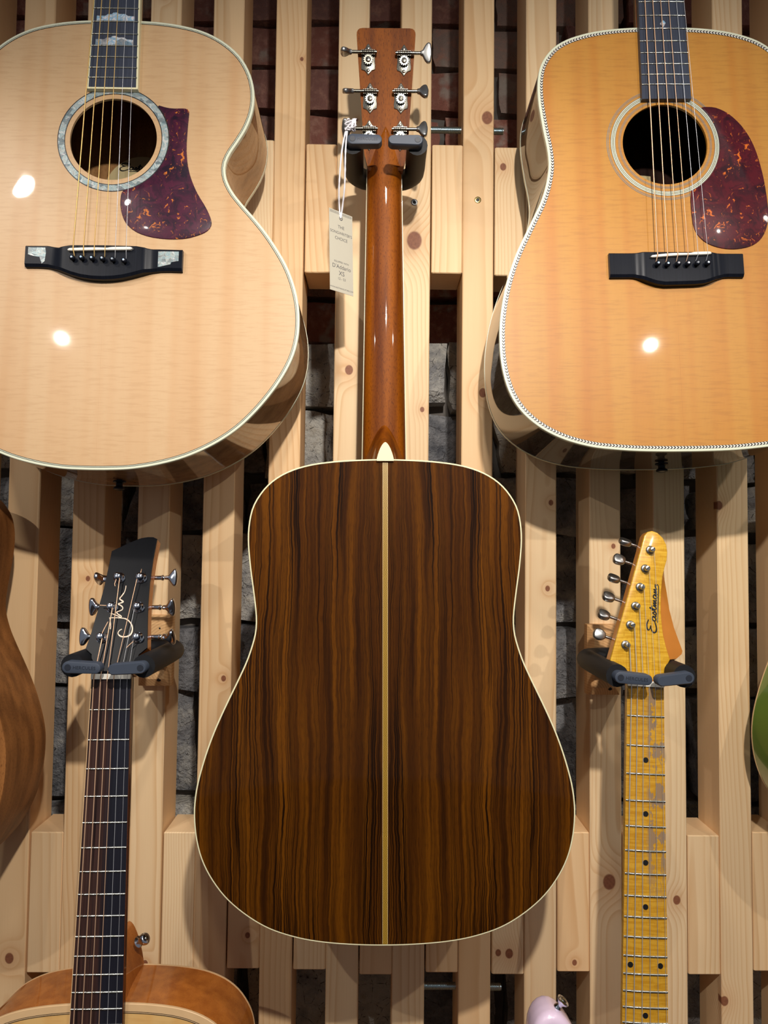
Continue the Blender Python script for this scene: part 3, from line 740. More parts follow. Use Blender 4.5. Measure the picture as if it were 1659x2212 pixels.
arc = [(2.1 + 64.6 * cos(a), 153 + 64.6 * sin(a)) for a in [radians(-72 + k * (39.5 + 72) / 22) for k in range(23)]]
G().prism(spline(pg, 90, False) + arc, 0.0, 2.2, 0.5).obj('pickguard', 'tortoise_dark', UL, angle=50)
fw = lambda y: 29.4 + (22.2 - 29.4) * (y - 212) / (646 - 212)
fingerboard(UL, 213, 646, fw(213), fw(646), 0.0, 7.0, 'ebony', 'cream')
frets(UL, [14.0 + S * 2 ** (-n / 12) for n in range(1, 20)], lambda y: fw(y) - 1.0, 7.0)
for y, pts in ((295.0, None), (265.2, None)):
    pts = [(-22, -.5), (22, -.5), (22, 6.5), (14, 7.2), (11, 9.5), (4, 9.5), (1, 11.5), (-3, 11), (-5, 9), (-9, 9.3), (-12, 7), (-22, 7)]
    poly_inlay(UL, [(px, y + py + 0.6) for px, py in pts], 7.5, 'pearl')
neck_back(UL, 300, 650, 28, 22, 17, 15, 'mahogany', 0.0)
heel(UL, 303, -14, -105, 27, 12, 55, 20, 'mahogany')
top = lerp_tab([(-89, 20.4), (-64, 20.6), (-50, 17.6), (-37, 19.8), (0, 20.2), (37, 19.6), (50, 17.4), (62, 17.9), (89, 17.6)])
bot = lerp_tab([(-89, -4.3), (-72, -4.3), (-62, -5.0), (-54, -7.2), (-45, -10.6), (-35, -14.5), (-24, -17.6), (-12, -19.3), (0, -19.8), (12, -19.2), (23, -17.6), (34, -14.8), (44, -11.8), (54, -9.2), (64, -7.8), (74, -7.5), (89, -7.8)])
zf = lerp_tab([(-89, 6.5), (-66, 6.5), (-55, 7.2), (-46, 10.5), (46, 10.5), (54, 7.2), (64, 6.5), (89, 6.5)])
bridge_mesh(UL, [-88.5] + list(range(-86, 88, 3)) + [88.0], top, bot, zf, 'ebony_bridge')
for s, pts in ((-1, [(-85, 18), (-66, 18), (-65, 12), (-66, 2), (-69, -1), (-72, 7), (-79, 8), (-85, 10)]), (1, [(61, 15), (84, 15), (84, 4), (76, 2.5), (75, 0), (61, -3.5)])):
    poly_inlay(UL, pts, 6.85, 'abalone', 'bridge_inlay')
G().prism(spline([(-38.5, 13.0), (-36, 11.4), (0, 12.4), (30, 13.2), (34, 15), (32, 16.8), (10, 16.4), (8, 15.6), (-10, 15.8), (-36, 14.6)], 40), 8, 14.2, 1.0).obj('saddle', 'white', UL, angle=50)
pins = [(-32.0, 2.9), (-21.6, 3.0), (-10.1, 2.6), (1.5, 2.2), (13.0, 1.3), (25.6, 0.3)]
bridge_pins(UL, pins, 10.4)
nx = [-17.5 + 7 * i for i in range(6)]
sx = [-31.5, -20, -8, 4, 15.5, 27.5]
strings(UL, [[(px + 1.0, py + 2.5, 10.4), (x, 13.5, 14.9), (n_, 647, 8.7)] for (px, py), x, n_ in zip(pins, sx, nx)],
        [0.70, 0.62, 0.54, 0.46, 0.30, 0.25], ['bronze'] * 4 + ['steel'] * 2)
simple_headstock(UL, 647, 'mahogany', 'ebony_head')
lab = G().prism([(-2 + 50 * cos(q * pi / 24), 148 + 55 * sin(q * pi / 24)) for q in range(48)], 0, 0.4).obj('label', 'paper', UL, smooth=False, matrix=T(0, 0, -114.0))
def eastman_script(parent, matrix, k, mat, name):
    g = G(); sc = lambda P: [(x * k, y * k) for x, y in P]
    stroke(g, sc([(17, 12.5), (9, 14.5), (3, 13.2), (2.2, 10.6), (8, 8.6)]), [1.8 * k, 2.2 * k, 1.6 * k], 0)
    stroke(g, sc([(9, 8.8), (3, 7.6), (-1, 4.2), (0.4, 0.8), (6, 0.2), (15, 3.2)]), [1.6 * k, 2.3 * k, 1.8 * k], 0)
    stroke(g, sc([(22, 6.5), (18.5, 7.0), (16, 4.0), (17.5, 1.8), (20.5, 3.0), (22.5, 6.6), (22, 2.4), (24, 2.2)]), 1.9 * k, 0)
    stroke(g, sc([(24, 2.2), (27.5, 6.8), (28.8, 3.8), (27, 1.6), (24.6, 2.2)]), 1.9 * k, 0)
    stroke(g, sc([(30, 2.8), (35, 12.5), (33, 5.0), (33.5, 2.0), (36, 2.6)]), 1.9 * k, 0)
    stroke(g, sc([(30.5, 8.2), (38, 8.8)]), 1.6 * k, 0)
    stroke(g, sc([(36, 2.6), (38.5, 7.0), (38.4, 2.2), (42, 7.2), (42, 2.2), (45.5, 7.2), (45.6, 2.6), (47.5, 2.4)]), 1.9 * k, 0)
    stroke(g, sc([(54, 6.8), (50.5, 7.2), (48.5, 4.2), (50, 2.0), (52.6, 3.2), (54.6, 6.8), (54.2, 2.4), (56, 2.4)]), 1.9 * k, 0)
    stroke(g, sc([(56, 2.4), (58.4, 7.2), (58.4, 2.2), (62, 7.4), (62.2, 2.8), (66, 5.2), (70, 5.6)]), 1.9 * k, 0)
    stroke(g, sc([(14, -1.2), (40, -0.4), (66, 0.4), (70, 2.4), (68, 4.0)]), 1.4 * k, 0)
    return g.obj(name, mat, parent, smooth=False, matrix=matrix)
eastman_script(lab, T(-30, 183, 0.5), 0.74, 'black', 'script')

G().lathe([(3.5, -4), (3.5, 1.0), (7.5, 1.4), (7.5, 3.0), (4.2, 4.2), (4.0, 7.5), (6.6, 9.2), (6.6, 11.4), (3.0, 12.6)], (2, UB, -72), (0, -1, 0), 18).obj('end_pin', 'ebony_bridge', UL, angle=50)

# ------------------------------------------------------------------ dreadnought guitar, amber top (upper right)
UR = empty('dreadnought_guitar', put((0.3386, 0.8300, 1.9229), (-0.0229, 0.0661, 0.9976)))
tag(UR, 'dreadnought acoustic guitar with amber top, herringbone edge and red teardrop pickguard', 'guitar')
O, dep = body(UR, DREAD2, -214.6, 124, 106, (-2.6, 148.5, 49.5), ('spruce_amber', 'dark_rosewood', 'dark_rosewood', 'ivory', 'ivory'), bind=2.6)
ring_line(UR, O, 2.6, 5.9, 0.50, 'herring', 'herringbone')
for r0, r1, m in ((52.6, 53.2, 'grey_line'), (54.0, 54.6, 'grey_line'), (58.2, 58.9, 'grey_line'), (58.9, 59.9, 'ivory'), (59.9, 60.5, 'black_line'), (60.5, 61.4, 'ivory'), (61.4, 62.0, 'black_line'), (62.0, 63.0, 'ivory'), (63.0, 63.7, 'grey_line'), (66.2, 66.8, 'grey_line'), (67.8, 68.5, 'grey_line')):
    circ_ring(UR, (-2.6, 148.5), r0, r1, 1.45, m, 'rosette_line')
arc = [(-2.6 + 63.9 * cos(a), 148.5 + 63.9 * sin(a)) for a in [radians(45 - k * 110 / 22) for k in range(23)]]
pg = [(45.5, 194.6), (59.7, 193.4), (75.5, 184.6), (90.8, 167.1), (101.7, 144.0), (108.8, 112.4), (112.0, 81.1), (112.0, 58.5), (107.6, 41.6), (99.2, 29.4), (86.4, 22.2), (67.4, 19.5), (48.9, 22.5), (34.9, 29.8), (26.0, 42.2), (23.2, 59.0), (22.8, 78)]
G().prism(spline(pg, 70, False) + arc[::-1], 0.0, 2.1, 0.45).obj('pickguard', 'tortoise_red', UR, angle=50)
fw = lambda y: 28.9 + (22.2 - 28.9) * (y - 201) / (640 - 201); cxf = lambda y: -1.2 + 1.0 * (y - 201) / 132
fbroot = UR
fingerboard(UR, 201, 640, fw(201), fw(640), 0.0, 7.2, 'ebony')
frets(UR, [8.0 + S * 2 ** (-n / 12) for n in range(1, 20)], fw, 7.2)
dm = [(-3.4, 0), (-1.5, 3), (-0.6, 4.5), (0, 3.6), (0.8, 4.5), (3.4, 1.2), (0.4, -4.6)]
poly_inlay(UR, [(px + 0.4, 295.6 + py) for px, py in dm], 7.75, 'pearl')
neck_back(UR, 296, 644, 28, 22, 17, 15, 'mahogany', 0.0)
heel(UR, 297, -14, -105, 27, 12, 55, 20, 'mahogany')
top = lerp_tab([(-76.5, 13.9), (78, 12.2)])
bot = lerp_tab([(-76.5, -15), (-52, -15), (-46.6, -15.6), (-40, -18.2), (-32, -21.6), (-24, -24.2), (-15, -25.6), (20, -24.8), (30, -23.8), (37, -21.8), (45, -18.4), (54, -15.6), (60, -15.2), (78, -15.5)])
zf = lerp_tab([(-76.5, 6.6), (-53, 6.6), (-45, 7.2), (-38.2, 10.2), (40, 10.2), (48, 7.2), (55, 6.6), (78, 6.6)])
bridge_mesh(UR, [-76] + [-75 + 3 * i for i in range(51)] + [77], top, bot, zf, 'ebony_bridge')
G().prism(spline([(-31.8, 6.2), (-29, 5.0), (0, 7.0), (35, 8.2), (38, 9.8), (36, 11.6), (18, 11.2), (14, 10.2), (-8, 10.0), (-29, 7.8)], 40), 8, 14.0, 1.0).obj('saddle', 'white', UR, angle=50)
pins = [(-24.1, -2.6), (-13.0, -3.2), (-1.2, -2.8), (10.0, -2.8), (20.7, -2.4), (32.4, -2.4)]
bridge_pins(UR, pins, 10.1)
sx = [-24.0, -12.6, -1.0, 10.6, 22, 33]
strings(UR, [[(px - 0.6, py + 3.0, 10.1), (x, 7.5, 14.7), (n_, 641, 8.7)] for (px, py), x, n_ in zip(pins, sx, nx)],
        [0.70, 0.62, 0.54, 0.46, 0.30, 0.25], ['copper'] * 4 + ['steel'] * 2)
simple_headstock(UR, 641, 'mahogany', 'dark_rosewood')
G().prism([(-30, 95), (24, 95), (24, 176), (-30, 182)], 0, 0.4).obj('label', 'paper', UR, smooth=False, matrix=T(0, 0, -112.5))

G().lathe([(3.5, -4), (3.5, 1.0), (7.5, 1.4), (7.5, 3.0), (4.2, 4.2), (4.0, 7.5), (6.6, 9.2), (6.6, 11.4), (3.0, 12.6)], (0, -214.6, -68), (0, -1, 0), 18).obj('end_pin', 'ebony_bridge', UR, angle=50)

# ------------------------------------------------------------------ dreadnought guitar hung back to front (centre)
CE = empty('dreadnought_guitar', frame((0.0154, 0.9170, 1.1810), (-0.0100, 0.0060, 1.0), back=True))
tag(CE, 'dreadnought guitar hung backwards, showing striped rosewood back and brown neck', 'guitar')
O, dep = body(CE, DREAD, 0.0, 121, 104, None, ('spruce_plain', 'dark_rosewood', 'rosewood', 'cream', 'cream'), arch=5.0, bind=1.2)
# zig-zag centre strip laid along the arched back
g = G(); n = 60; base = []
yy = [1.5 + (511 - 1.5) * i / n for i in range(n + 1)]
def back_z(y):
    t = abs(y - 514 * 0.56) / (514 * 0.56 if y < 514 * 0.56 else 514 * 0.44); return -dep(y) - 5.0 * (1 - t * t) - 0.35
V = []
for y in yy: V += [(-2.9, y, back_z(y)), (2.9, y, back_z(y))]
for i in range(n): g.uv[i] = [(yy[i] * MM, 0), (yy[i] * MM, 1), (yy[i + 1] * MM, 1), (yy[i + 1] * MM, 0)]
g.add(V, [(2 * i, 2 * i + 1, 2 * i + 3, 2 * i + 2) for i in range(n)]).obj('centre_strip', 'zip', CE, flip=True)
YJ, YN = 514.0, 899.0
fw = lambda y: 28.0 + (22.4 - 28.0) * (y - 514) / 385
fingerboard(CE, 400, YN, fw(400), fw(YN), 0.0, 6.5, 'ebony', 'cream')
frets(CE, [YN - 650 * (1 - 2 ** (-k / 12)) for k in range(1, 19)], lambda y: fw(y) - 1, 6.5)
neck_back(CE, YJ - 2, YN + 8, 27.2, 21.6, 19, 17, 'mahogany', 0.0, 14)
heel(CE, YJ, -9, -106, 26.5, 9.2, 62, 18.5, 'mahogany', 'cream', 18)
bridge_mesh(CE, [-76 + 4 * i for i in range(39)], lerp_tab([(-76, 196), (76, 196)]), lerp_tab([(-76, 170), (-40, 168), (0, 160), (40, 168), (76, 170)]), lerp_tab([(-76, 6), (-40, 9), (40, 9), (76, 6)]), 'ebony_bridge')
# headstock leans 11 degrees back, towards the viewer
HC = T(-1.6, YN, 2.0) @ Matrix.Rotation(radians(-11), 4, 'X')
hp = [(-21.6, -6), (21.6, -6), (26.4, 12), (27.2, 17), (36.2, 152), (35.9, 155), (34.6, 157.6), (32.4, 159.2), (29, 159.8), (-29, 159.8), (-32.4, 159.2), (-34.6, 157.6), (-35.9, 155), (-36.2, 152), (-27.2, 17), (-26.4, 12)]
G().prism(hp, 1.0, -15.0).obj('headstock', 'mahogany', CE, angle=30, matrix=HC, flip=False)
G().prism(offset(hp if area(hp) > 0 else hp[::-1], -0.3), 1.0, 2.4).obj('headstock_veneer', 'dark_rosewood', CE, smooth=False, matrix=HC)
vr = []
for k in range(13):
    t = k / 12.0; y = YN - 4 + 46 * t; zh = -(12.0 + max(0.0, y - YN) * 0.194); zr = -(17.2 + 5.6 * t); w = 21.5 * (1 - t) ** 0.75 + 0.4; r = []
    for q in range(13):
        u = -1 + 2 * q / 12.0; r.append((u * w - 1.6 * t, y, zh + (zr - zh) * (1 - abs(u) ** 1.5) ** 0.9))
    vr.append(r)
G().loft(vr, True).obj('volute', 'mahogany', CE, angle=50, flip=True)
G().box(-21.6, 21.6, YN - 1, YN + 4, 0.2, 8.2).obj('nut', 'white', CE, smooth=False)
def open_gear_tuner(parent, frame_m, x, y, side, twist):
    # side = +1 knob to local +x.  built on the z = -15 face, facing -z
    m = frame_m @ T(x, y, -15.0) @ Matrix.Rotation(pi, 4, 'Y')      # now +z towards the viewer, x mirrored
    s = -side
    pl = [(0, 19), (-1.6, 17), (-3.6, 13.5), (-7, 11), (-9.2, 8.5), (-8.2, 5), (-8.2, -2), (-8.8, -6), (-8.4, -11), (-4.6, -12.2), (-2.2, -14.5), (0, -17.4)]
    pl = pl + [(-a, b) for a, b in pl[-2:0:-1]]
    base = G().prism(pl, 0, 1.2, 0.4).obj('tuning_machine', 'nickel', parent, matrix=m, angle=45)
    for yy_ in (13.2, -12.0):
        sc = G().lathe([(2.0, 0), (2.0, 0.5), (1.4, 1.3), (0.4, 1.5)], (0, yy_, 1.2), (0, 0, 1), 12).obj('screw', 'nickel', base)
    G().box(-8.0, 8.0, 4.4, 9.8, 1.0, 6.0).obj('worm_housing', 'nickel', base, smooth=False)
    g = G(); g.tube([(-9.6, 7.0, 5.8), (9.6, 7.0, 5.8)], 2.3, 12)
    for i in range(7): g.tube([(-6.6 + i * 2.2 - 0.7, 7.0, 5.8), (-6.6 + i * 2.2, 7.0, 5.8), (-6.6 + i * 2.2 + 0.7, 7.0, 5.8)], [2.3, 3.1, 2.3], 12, False)
    for e in (-9.6, 9.6): g.tube([(e - 1, 7, 5.8), (e + 1, 7, 5.8)], 2.0, 10)
    g.obj('worm', 'nickel', base)
    teeth = []
    for i in range(56):
        r = 6.0 if (i % 4) in (0, 1) else 4.8; teeth.append((r * cos(2 * pi * i / 56), -1.4 + r * sin(2 * pi * i / 56)))
    gear = G().prism(teeth, 3.6, 6.2).obj('gear', 'nickel', base, smooth=False)
    scr = G().lathe([(3.3, 0), (3.3, 0.6), (2.6, 1.5), (0.6, 1.9)], (0, -1.4, 6.2), (0, 0, 1), 14).obj('gear_screw', 'nickel', base)
    a = 0.7 + x * 0.11 + y * 0.05
    dx, dy = cos(a) * 2.7, sin(a) * 2.7; q = Vector((-dy, dx)).normalized() * 0.35
    G().prism([(dx + q.x, -1.4 + dy + q.y), (-dx + q.x, -1.4 - dy + q.y), (-dx - q.x, -1.4 - dy - q.y), (dx - q.x, -1.4 + dy - q.y)], 7.9, 8.25).obj('slot', 'ebony_head', base, smooth=False)
    G().tube([(s * 8, 7, 5.8), (s * 21, 7, 5.8)], 2.0, 12).obj('shaft', 'nickel', base)
    # butterfly knob: outline in the plane (along shaft, across), thick in the third direction, twisted about the shaft
    out = spline([(0, 2.2), (2.5, 3.2), (5.5, 8.2), (9.0, 11.4), (12.2, 10.2), (13.4, 5.5), (14.0, 0), (13.4, -5.5), (12.2, -10.2), (9.0, -11.4), (5.5, -8.2), (2.5, -3.2), (0, -2.2)], 44)
    if area(out) < 0: out = out[::-1]
    rings = []
    for off, zz in ((-1.6, -2.9), (-0.5, -2.4), (0, -1.4), (0, 1.4), (-0.5, 2.4), (-1.6, 2.9)):
        rings.append([(px, py, zz) for px, py in offset(out, off)])
    km = T(s * 20, 7, 5.8) @ Matrix.Rotation(0 if s > 0 else pi, 4, 'Z') @ Matrix.Rotation(twist, 4, 'X')
    G().loft(rings, True).obj('knob', 'satin_nickel', base, matrix=km, angle=50)
    return base
for (px, py), tw in zip([(-19.9, 122.9), (-17.8, 78.0), (-18.8, 34.7)], [radians(82), radians(70), radians(-25)]):
    open_gear_tuner(CE, HC, -px + 2.0, py, +1, tw)
for (px, py), tw in zip([(24.1, 122.0), (20.5, 78.2), (19.9, 34.3)], [radians(5), radians(-38), radians(-28)]):
    open_gear_tuner(CE, HC, -px + 2.0, py, -1, tw)

# ------------------------------------------------------------------ lower left: black headstock with signature inlay
LL = empty('acoustic_guitar', put((-0.2836, 0.7970, 1.1387), (-0.0188, 0.1035, 0.9944)))
tag(LL, 'acoustic guitar with black headstock, cream signature inlay and chrome tuners, body cut by the frame', 'guitar')
NL, SL = 314.0, 606.0
O, dep = body(LL, DREAD, -528.0 - 6, 108, 92, (0, -160, 50), ('spruce_plain', 'mahogany_side', 'mahogany_side', 'wood_binding', 'wood_binding'), bind=7.0, bind_h=3.0)
ring_line(LL, O, 7.0, 7.5, 0.46, 'black_line', 'purfling'); ring_line(LL, O, 7.5, 8.2, 0.50, 'wood_binding', 'purfling'); ring_line(LL, O, 8.2, 8.8, 0.56, 'black_line', 'purfling')
fwl = lambda y: 26.4 + (21.4 - 26.4) * y / 314.0
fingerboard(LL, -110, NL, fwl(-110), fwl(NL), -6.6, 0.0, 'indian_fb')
for s in (-1, 1):
    G().loft([[(s * fwl(-110), -110, -6.6), (s * (fwl(-110) + 0.7), -110, -6.6), (s * (fwl(-110) + 0.7), -110, 0.0), (s * fwl(-110), -110, 0.1)],
              [(s * fwl(NL), NL, -6.6), (s * (fwl(NL) + 0.7), NL, -6.6), (s * (fwl(NL) + 0.7), NL, 0.0), (s * fwl(NL), NL, 0.1)]], True).obj('fingerboard_binding', 'wood_binding' if s < 0 else 'neck_dark', LL, smooth=False, flip=(s > 0))
frets(LL, [NL - SL * (1 - 2 ** (-k / 12)) for k in range(1, 19)], fwl, 0.0)
for o in [c for c in LL.children if c.name.split('.')[0] in ('soundboard', 'sides', 'back', 'binding', 'back_binding', 'purfling')]: o.location = (0, 0, -0.0066)
neck_back(LL, -20, NL + 8, 25.8, 21.2, 17, 15, 'neck_dark', -6.6)
heel(LL, -20, -16, -98, 25.5, 19.0, 62, 47, 'mahogany_side')
sb = G().lathe([(6.2, 0), (6.2, 1.0), (3.4, 2.4), (3.2, 7.0), (6.4, 9.0), (6.6, 12.0), (5.0, 13.6), (2.0, 14.0)], (19.0, 14.0, -72), (0.78, 0.45, 0.42), 18).obj('strap_button', 'chrome', LL, angle=50)
G().lathe([(2.6, 0), (2.6, 0.4)], (19.0 + 0.78 * 14, 14 + 0.45 * 14, -72 + 0.42 * 14), (0.78, 0.45, 0.42), 8).obj('screw', 'nickel', sb)
HL = T(0, 320, 0) @ Matrix.Rotation(radians(-16), 4, 'X')
hp = [(-22.0, -2), (-25.4, 20.5), (-32.9, 26.8), (-29.5, 44.0), (-26.0, 70.1), (-22.8, 96.8), (-20.9, 125.9), (-20.1, 144.3), (-4.8, 152.6), (5, 157.5), (13, 160.8), (21.0, 162.0), (27.0, 161.8), (31.8, 159.5), (30.1, 132.8), (29.6, 105.2), (30.7, 78.3), (33.2, 52.1), (35.8, 27.2), (27.4, 19.5), (22.9, -2)]
G().prism(hp, -15.5, -2.2).obj('headstock', 'mahogany_side', LL, angle=30, matrix=HL)
G().prism(hp, -2.2, 0, 0.3).obj('headstock_veneer', 'ebony_head', LL, smooth=False, matrix=HL)
G().box(-21.8, 21.8, NL - 1.0, NL + 4.6, -4, 2.6).obj('nut', 'white', LL, smooth=False)
posts = [(-6.4, 110.4), (-9.7, 74.4), (-16.2, 39.2), (19.1, 109.8), (20.5, 74.2), (24.1, 38.6)]
knobs = [(-35.0, 116.3, 80), (-36.8, 81.7, 28), (-42.3, 46.0, 15), (49.4, 116.9, 12), (50.4, 80.3, 38), (54.0, 44.8, 62)]
for (px, py), (kx, ky, tw) in zip(posts, knobs):
    t = G().lathe([(6.6, 0), (6.6, 1.0), (5.0, 2.2), (4.7, 3.0), (4.0, 3.4), (3.6, 6.0), (3.9, 9.0), (3.0, 10.0), (1.2, 10.2)], (px, py, 0), (0, 0, 1), 16).obj('tuning_machine', 'chrome', LL, matrix=HL, angle=45)
    s = 1 if kx > 0 else -1; ex = px + s * 10
    edge = 30.0 if s > 0 else -25.0 - max(0, (60 - py) * 0.12)
    G().box(px - 7, px + 7, py - 8, py + 8, -24, -15.5).obj('gear_case', 'chrome', t, smooth=False)
    xk = kx - s * 6
    G().tube([(px + s * 6, ky, -10 - 9), (xk - s * 4, ky, -19), (xk - s * 3, ky, -19)], [2.6, 2.6, 2.2], 12).lathe([(3.2, 0), (3.4, 1.4), (2.6, 2.4)], (xk - s * 6, ky, -19), (s, 0, 0), 12).obj('shaft', 'chrome', t)
    out = spline([(0, 2.0), (4, 2.6), (7, 6.5), (9.5, 9.6), (12.5, 10.4), (14.2, 7.0), (14.8, 0), (14.2, -7.0), (12.5, -10.4), (9.5, -9.6), (7, -6.5), (4, -2.6), (0, -2.0)], 40)
    if area(out) < 0: out = out[::-1]
    rings = [[(a * 1.0, b * 1.0, zz) for a, b in offset(out, of)] for of, zz in ((-1.9, -4.2), (-0.6, -3.2), (0, -1.6), (0, 1.6), (-0.6, 3.2), (-1.9, 4.2))]
    km = T(xk - s * 2, ky, -19) @ Matrix.Rotation(0 if s > 0 else pi, 4, 'Z') @ Matrix.Rotation(radians(tw) * s, 4, 'X')
    G().loft(rings, True).obj('knob', 'chrome', t, matrix=km, angle=60)
g = G()
stroke(g, [(2.6, 100.8), (2.6, 97.4), (1.8, 92.9), (-0.7, 88.4), (-2.5, 85.3), (-1.0, 83.6), (1.3, 82.2), (1.9, 80.9), (-0.6, 80.0), (-3.4, 78.7), (-0.2, 76.9), (2.2, 74.7), (2.1, 72.0), (-1.1, 70.3), (-4.0, 69.0), (-1.5, 66.4), (2.2, 64.1), (1.5, 62.8), (-1.3, 64.2), (-6.6, 66.4), (-12.0, 68.6)], [0.8, 1.3, 1.5, 1.3, 1.1, 1.2, 1.0, 0.9], 0.25)
stroke(g, [(-8.3, 49.1), (-8.5, 53.4), (-10.4, 61.6)], 1.0, 0.26)
stroke(g, [(-11.4, 62.2), (-6.2, 62.5), (2.4, 62.0), (8.5, 60.6), (13.3, 56.6), (16.2, 51.4), (16.6, 46.2), (14.7, 42.0), (10.0, 40.1), (4.9, 40.6), (1.7, 42.9), (1.0, 45.1), (2.6, 47.8), (4.8, 48.9)], [0.9, 1.0, 1.3, 1.5, 1.7, 1.5, 1.0], 0.27)
g.obj('signature_inlay', 'sig', LL, smooth=False, matrix=HL)
def h2l(m, x, y, z): v = m @ Vector((x * MM, y * MM, z * MM)); return (v.x * 1000, v.y * 1000, v.z * 1000)
nxs = [-18.2 + 7.3 * i for i in range(6)]; bx = [-27 + 10.8 * i for i in range(6)]
order = [2, 1, 0, 3, 4, 5]
pth = []
for i in range(6):
    px, py = posts[order[i]]
    yb = -600 + 20; ln = (yb - NL)
    pth.append([(bx[i], yb, 6.0), (nxs[i], NL + 1.5, 2.9), h2l(HL, px + (2.6 if i < 3 else -2.6), py - 1.0, 6.5), h2l(HL, px, py + 3.6, 6.5)])
strings(LL, pth, [0.66, 0.58, 0.5, 0.42, 0.24, 0.20], ['copper'] * 4 + ['steel'] * 2)
for pts in ([(-15.0, 40.5), (-13.5, 46), (-9.8, 56.0)], [(21.5, 33.0), (17.5, 29.0), (15.0, 26.0)], [(-22, 75.4), (-15, 75.0), (-9.5, 75.6)], [(-7.0, 108), (-8.6, 101), (-7.6, 98)], [(19.6, 112), (20.2, 119)]):
    G().tube([(x, y, 6.5) for x, y in pts], 0.42, 6).obj('string_end', 'copper', LL, matrix=HL)

# ------------------------------------------------------------------ lower right: yellowed maple neck, pink body
LR = empty('electric_guitar', put((0.2920, 0.8050, 1.1267), (0.0407, 0.0925, 0.9949)))
tag(LR, 'electric guitar with worn yellow maple neck and headstock and a pink body horn', 'guitar')
NR, SR = 322.0, 602.0
fwr = lambda y: 24.0 + (20.6 - 24.0) * y / 316.0
fingerboard(LR, -92, NR, fwr(-92), fwr(NR), -6.0, 0.0, 'maple_fb', None, 260.0)
fr = [NR - SR * (1 - 2 ** (-k / 12)) for k in range(1, 22)]
frets(LR, fr, fwr, 0.0, 'fret', 260.0, 1.25)
mid = lambda n: (fr[n - 2] + fr[n - 1]) / 2
dotz = lambda x: sqrt(260.0 ** 2 - x * x) - sqrt(260.0 ** 2 - 23.8 ** 2) + 0.3
for n_, xs in ((3, [0]), (5, [0]), (7, [0]), (9, [0]), (12, [-16, 16]), (15, [0]), (17, [0])):
    for x in xs: G().lathe([(2.9, -0.6), (2.9, 0.0)], (x, mid(n_), dotz(x)), (0, 0, 1), 18).obj('position_dot', 'black', LR)
neck_back(LR, -92, NR + 6, 23.4, 20.4, 17, 15, 'maple_edge', -6.0)
G().box(-20.4, 20.4, NR - 1.2, NR + 4.6, -3.0, 2.2).obj('nut', 'white', LR, smooth=False)
HR = T(0, 318, -6) @ Matrix.Rotation(radians(-2), 4, 'X')
face = [(-20.4, 4), (-19.4, 17), (-24, 22), (-31, 25), (-36.6, 26.9), (-37.4, 30), (3.0, 174.5), (6.5, 179), (12.0, 180.6), (18.3, 178.6), (24.5, 173.0), (28.5, 165.0), (29.6, 156.0), (28.7, 147.0), (25.9, 137.6), (23.3, 126.7), (21.9, 113.3), (21.2, 100.0), (21.0, 86.7), (21.8, 73.6), (23.3, 60.3), (26.3, 47.4), (30.6, 33.5), (24.8, 22.3), (23.9, 4)]
G().prism(face, -5.0, 0.0, 0.8).obj('headstock_face', 'maple_face', LR, angle=45, matrix=HR)
backo = [(-20.4, 4), (-19.4, 17), (-24, 21.6), (-31, 24.6), (-36.6, 26.5), (-37.6, 30), (3.0, 174.7), (6.5, 179.2), (12.0, 180.8), (18.3, 178.8), (24.5, 173.2), (28.6, 165.0), (29.7, 156.0), (28.8, 147.0), (28.0, 137.0), (29.6, 124), (31.8, 110.2), (34.6, 90.4), (39.6, 70.0), (46.2, 51.7), (48.9, 44.0), (48.0, 40.2), (41.9, 34.8), (25, 22.3), (24, 4)]
midr = [((a[0] * 0.96 + b[0] * 0.04), (a[1] * 0.96 + b[1] * 0.04), -3.0) for a, b in zip(face, backo)]
g = G().loft([[(x, y, -15.0) for x, y in backo], [(x, y, -10.0) for x, y in backo], midr], True)
g.obj('headstock', 'maple_edge', LR, angle=30, matrix=HR, flip=(area(backo) < 0))
poR = [(9.2, 157.6), (3.1, 135.5), (-3.1, 113.9), (-8.6, 91.9), (-14.6, 70.1), (-20.3, 47.4)]
knR = [(-11.7, 167.9, 60), (-18.9, 146.6, 25), (-25.3, 123.8, 55), (-31.6, 101.8, 40), (-37.1, 80.6, 40), (-42.5, 57.5, 8)]
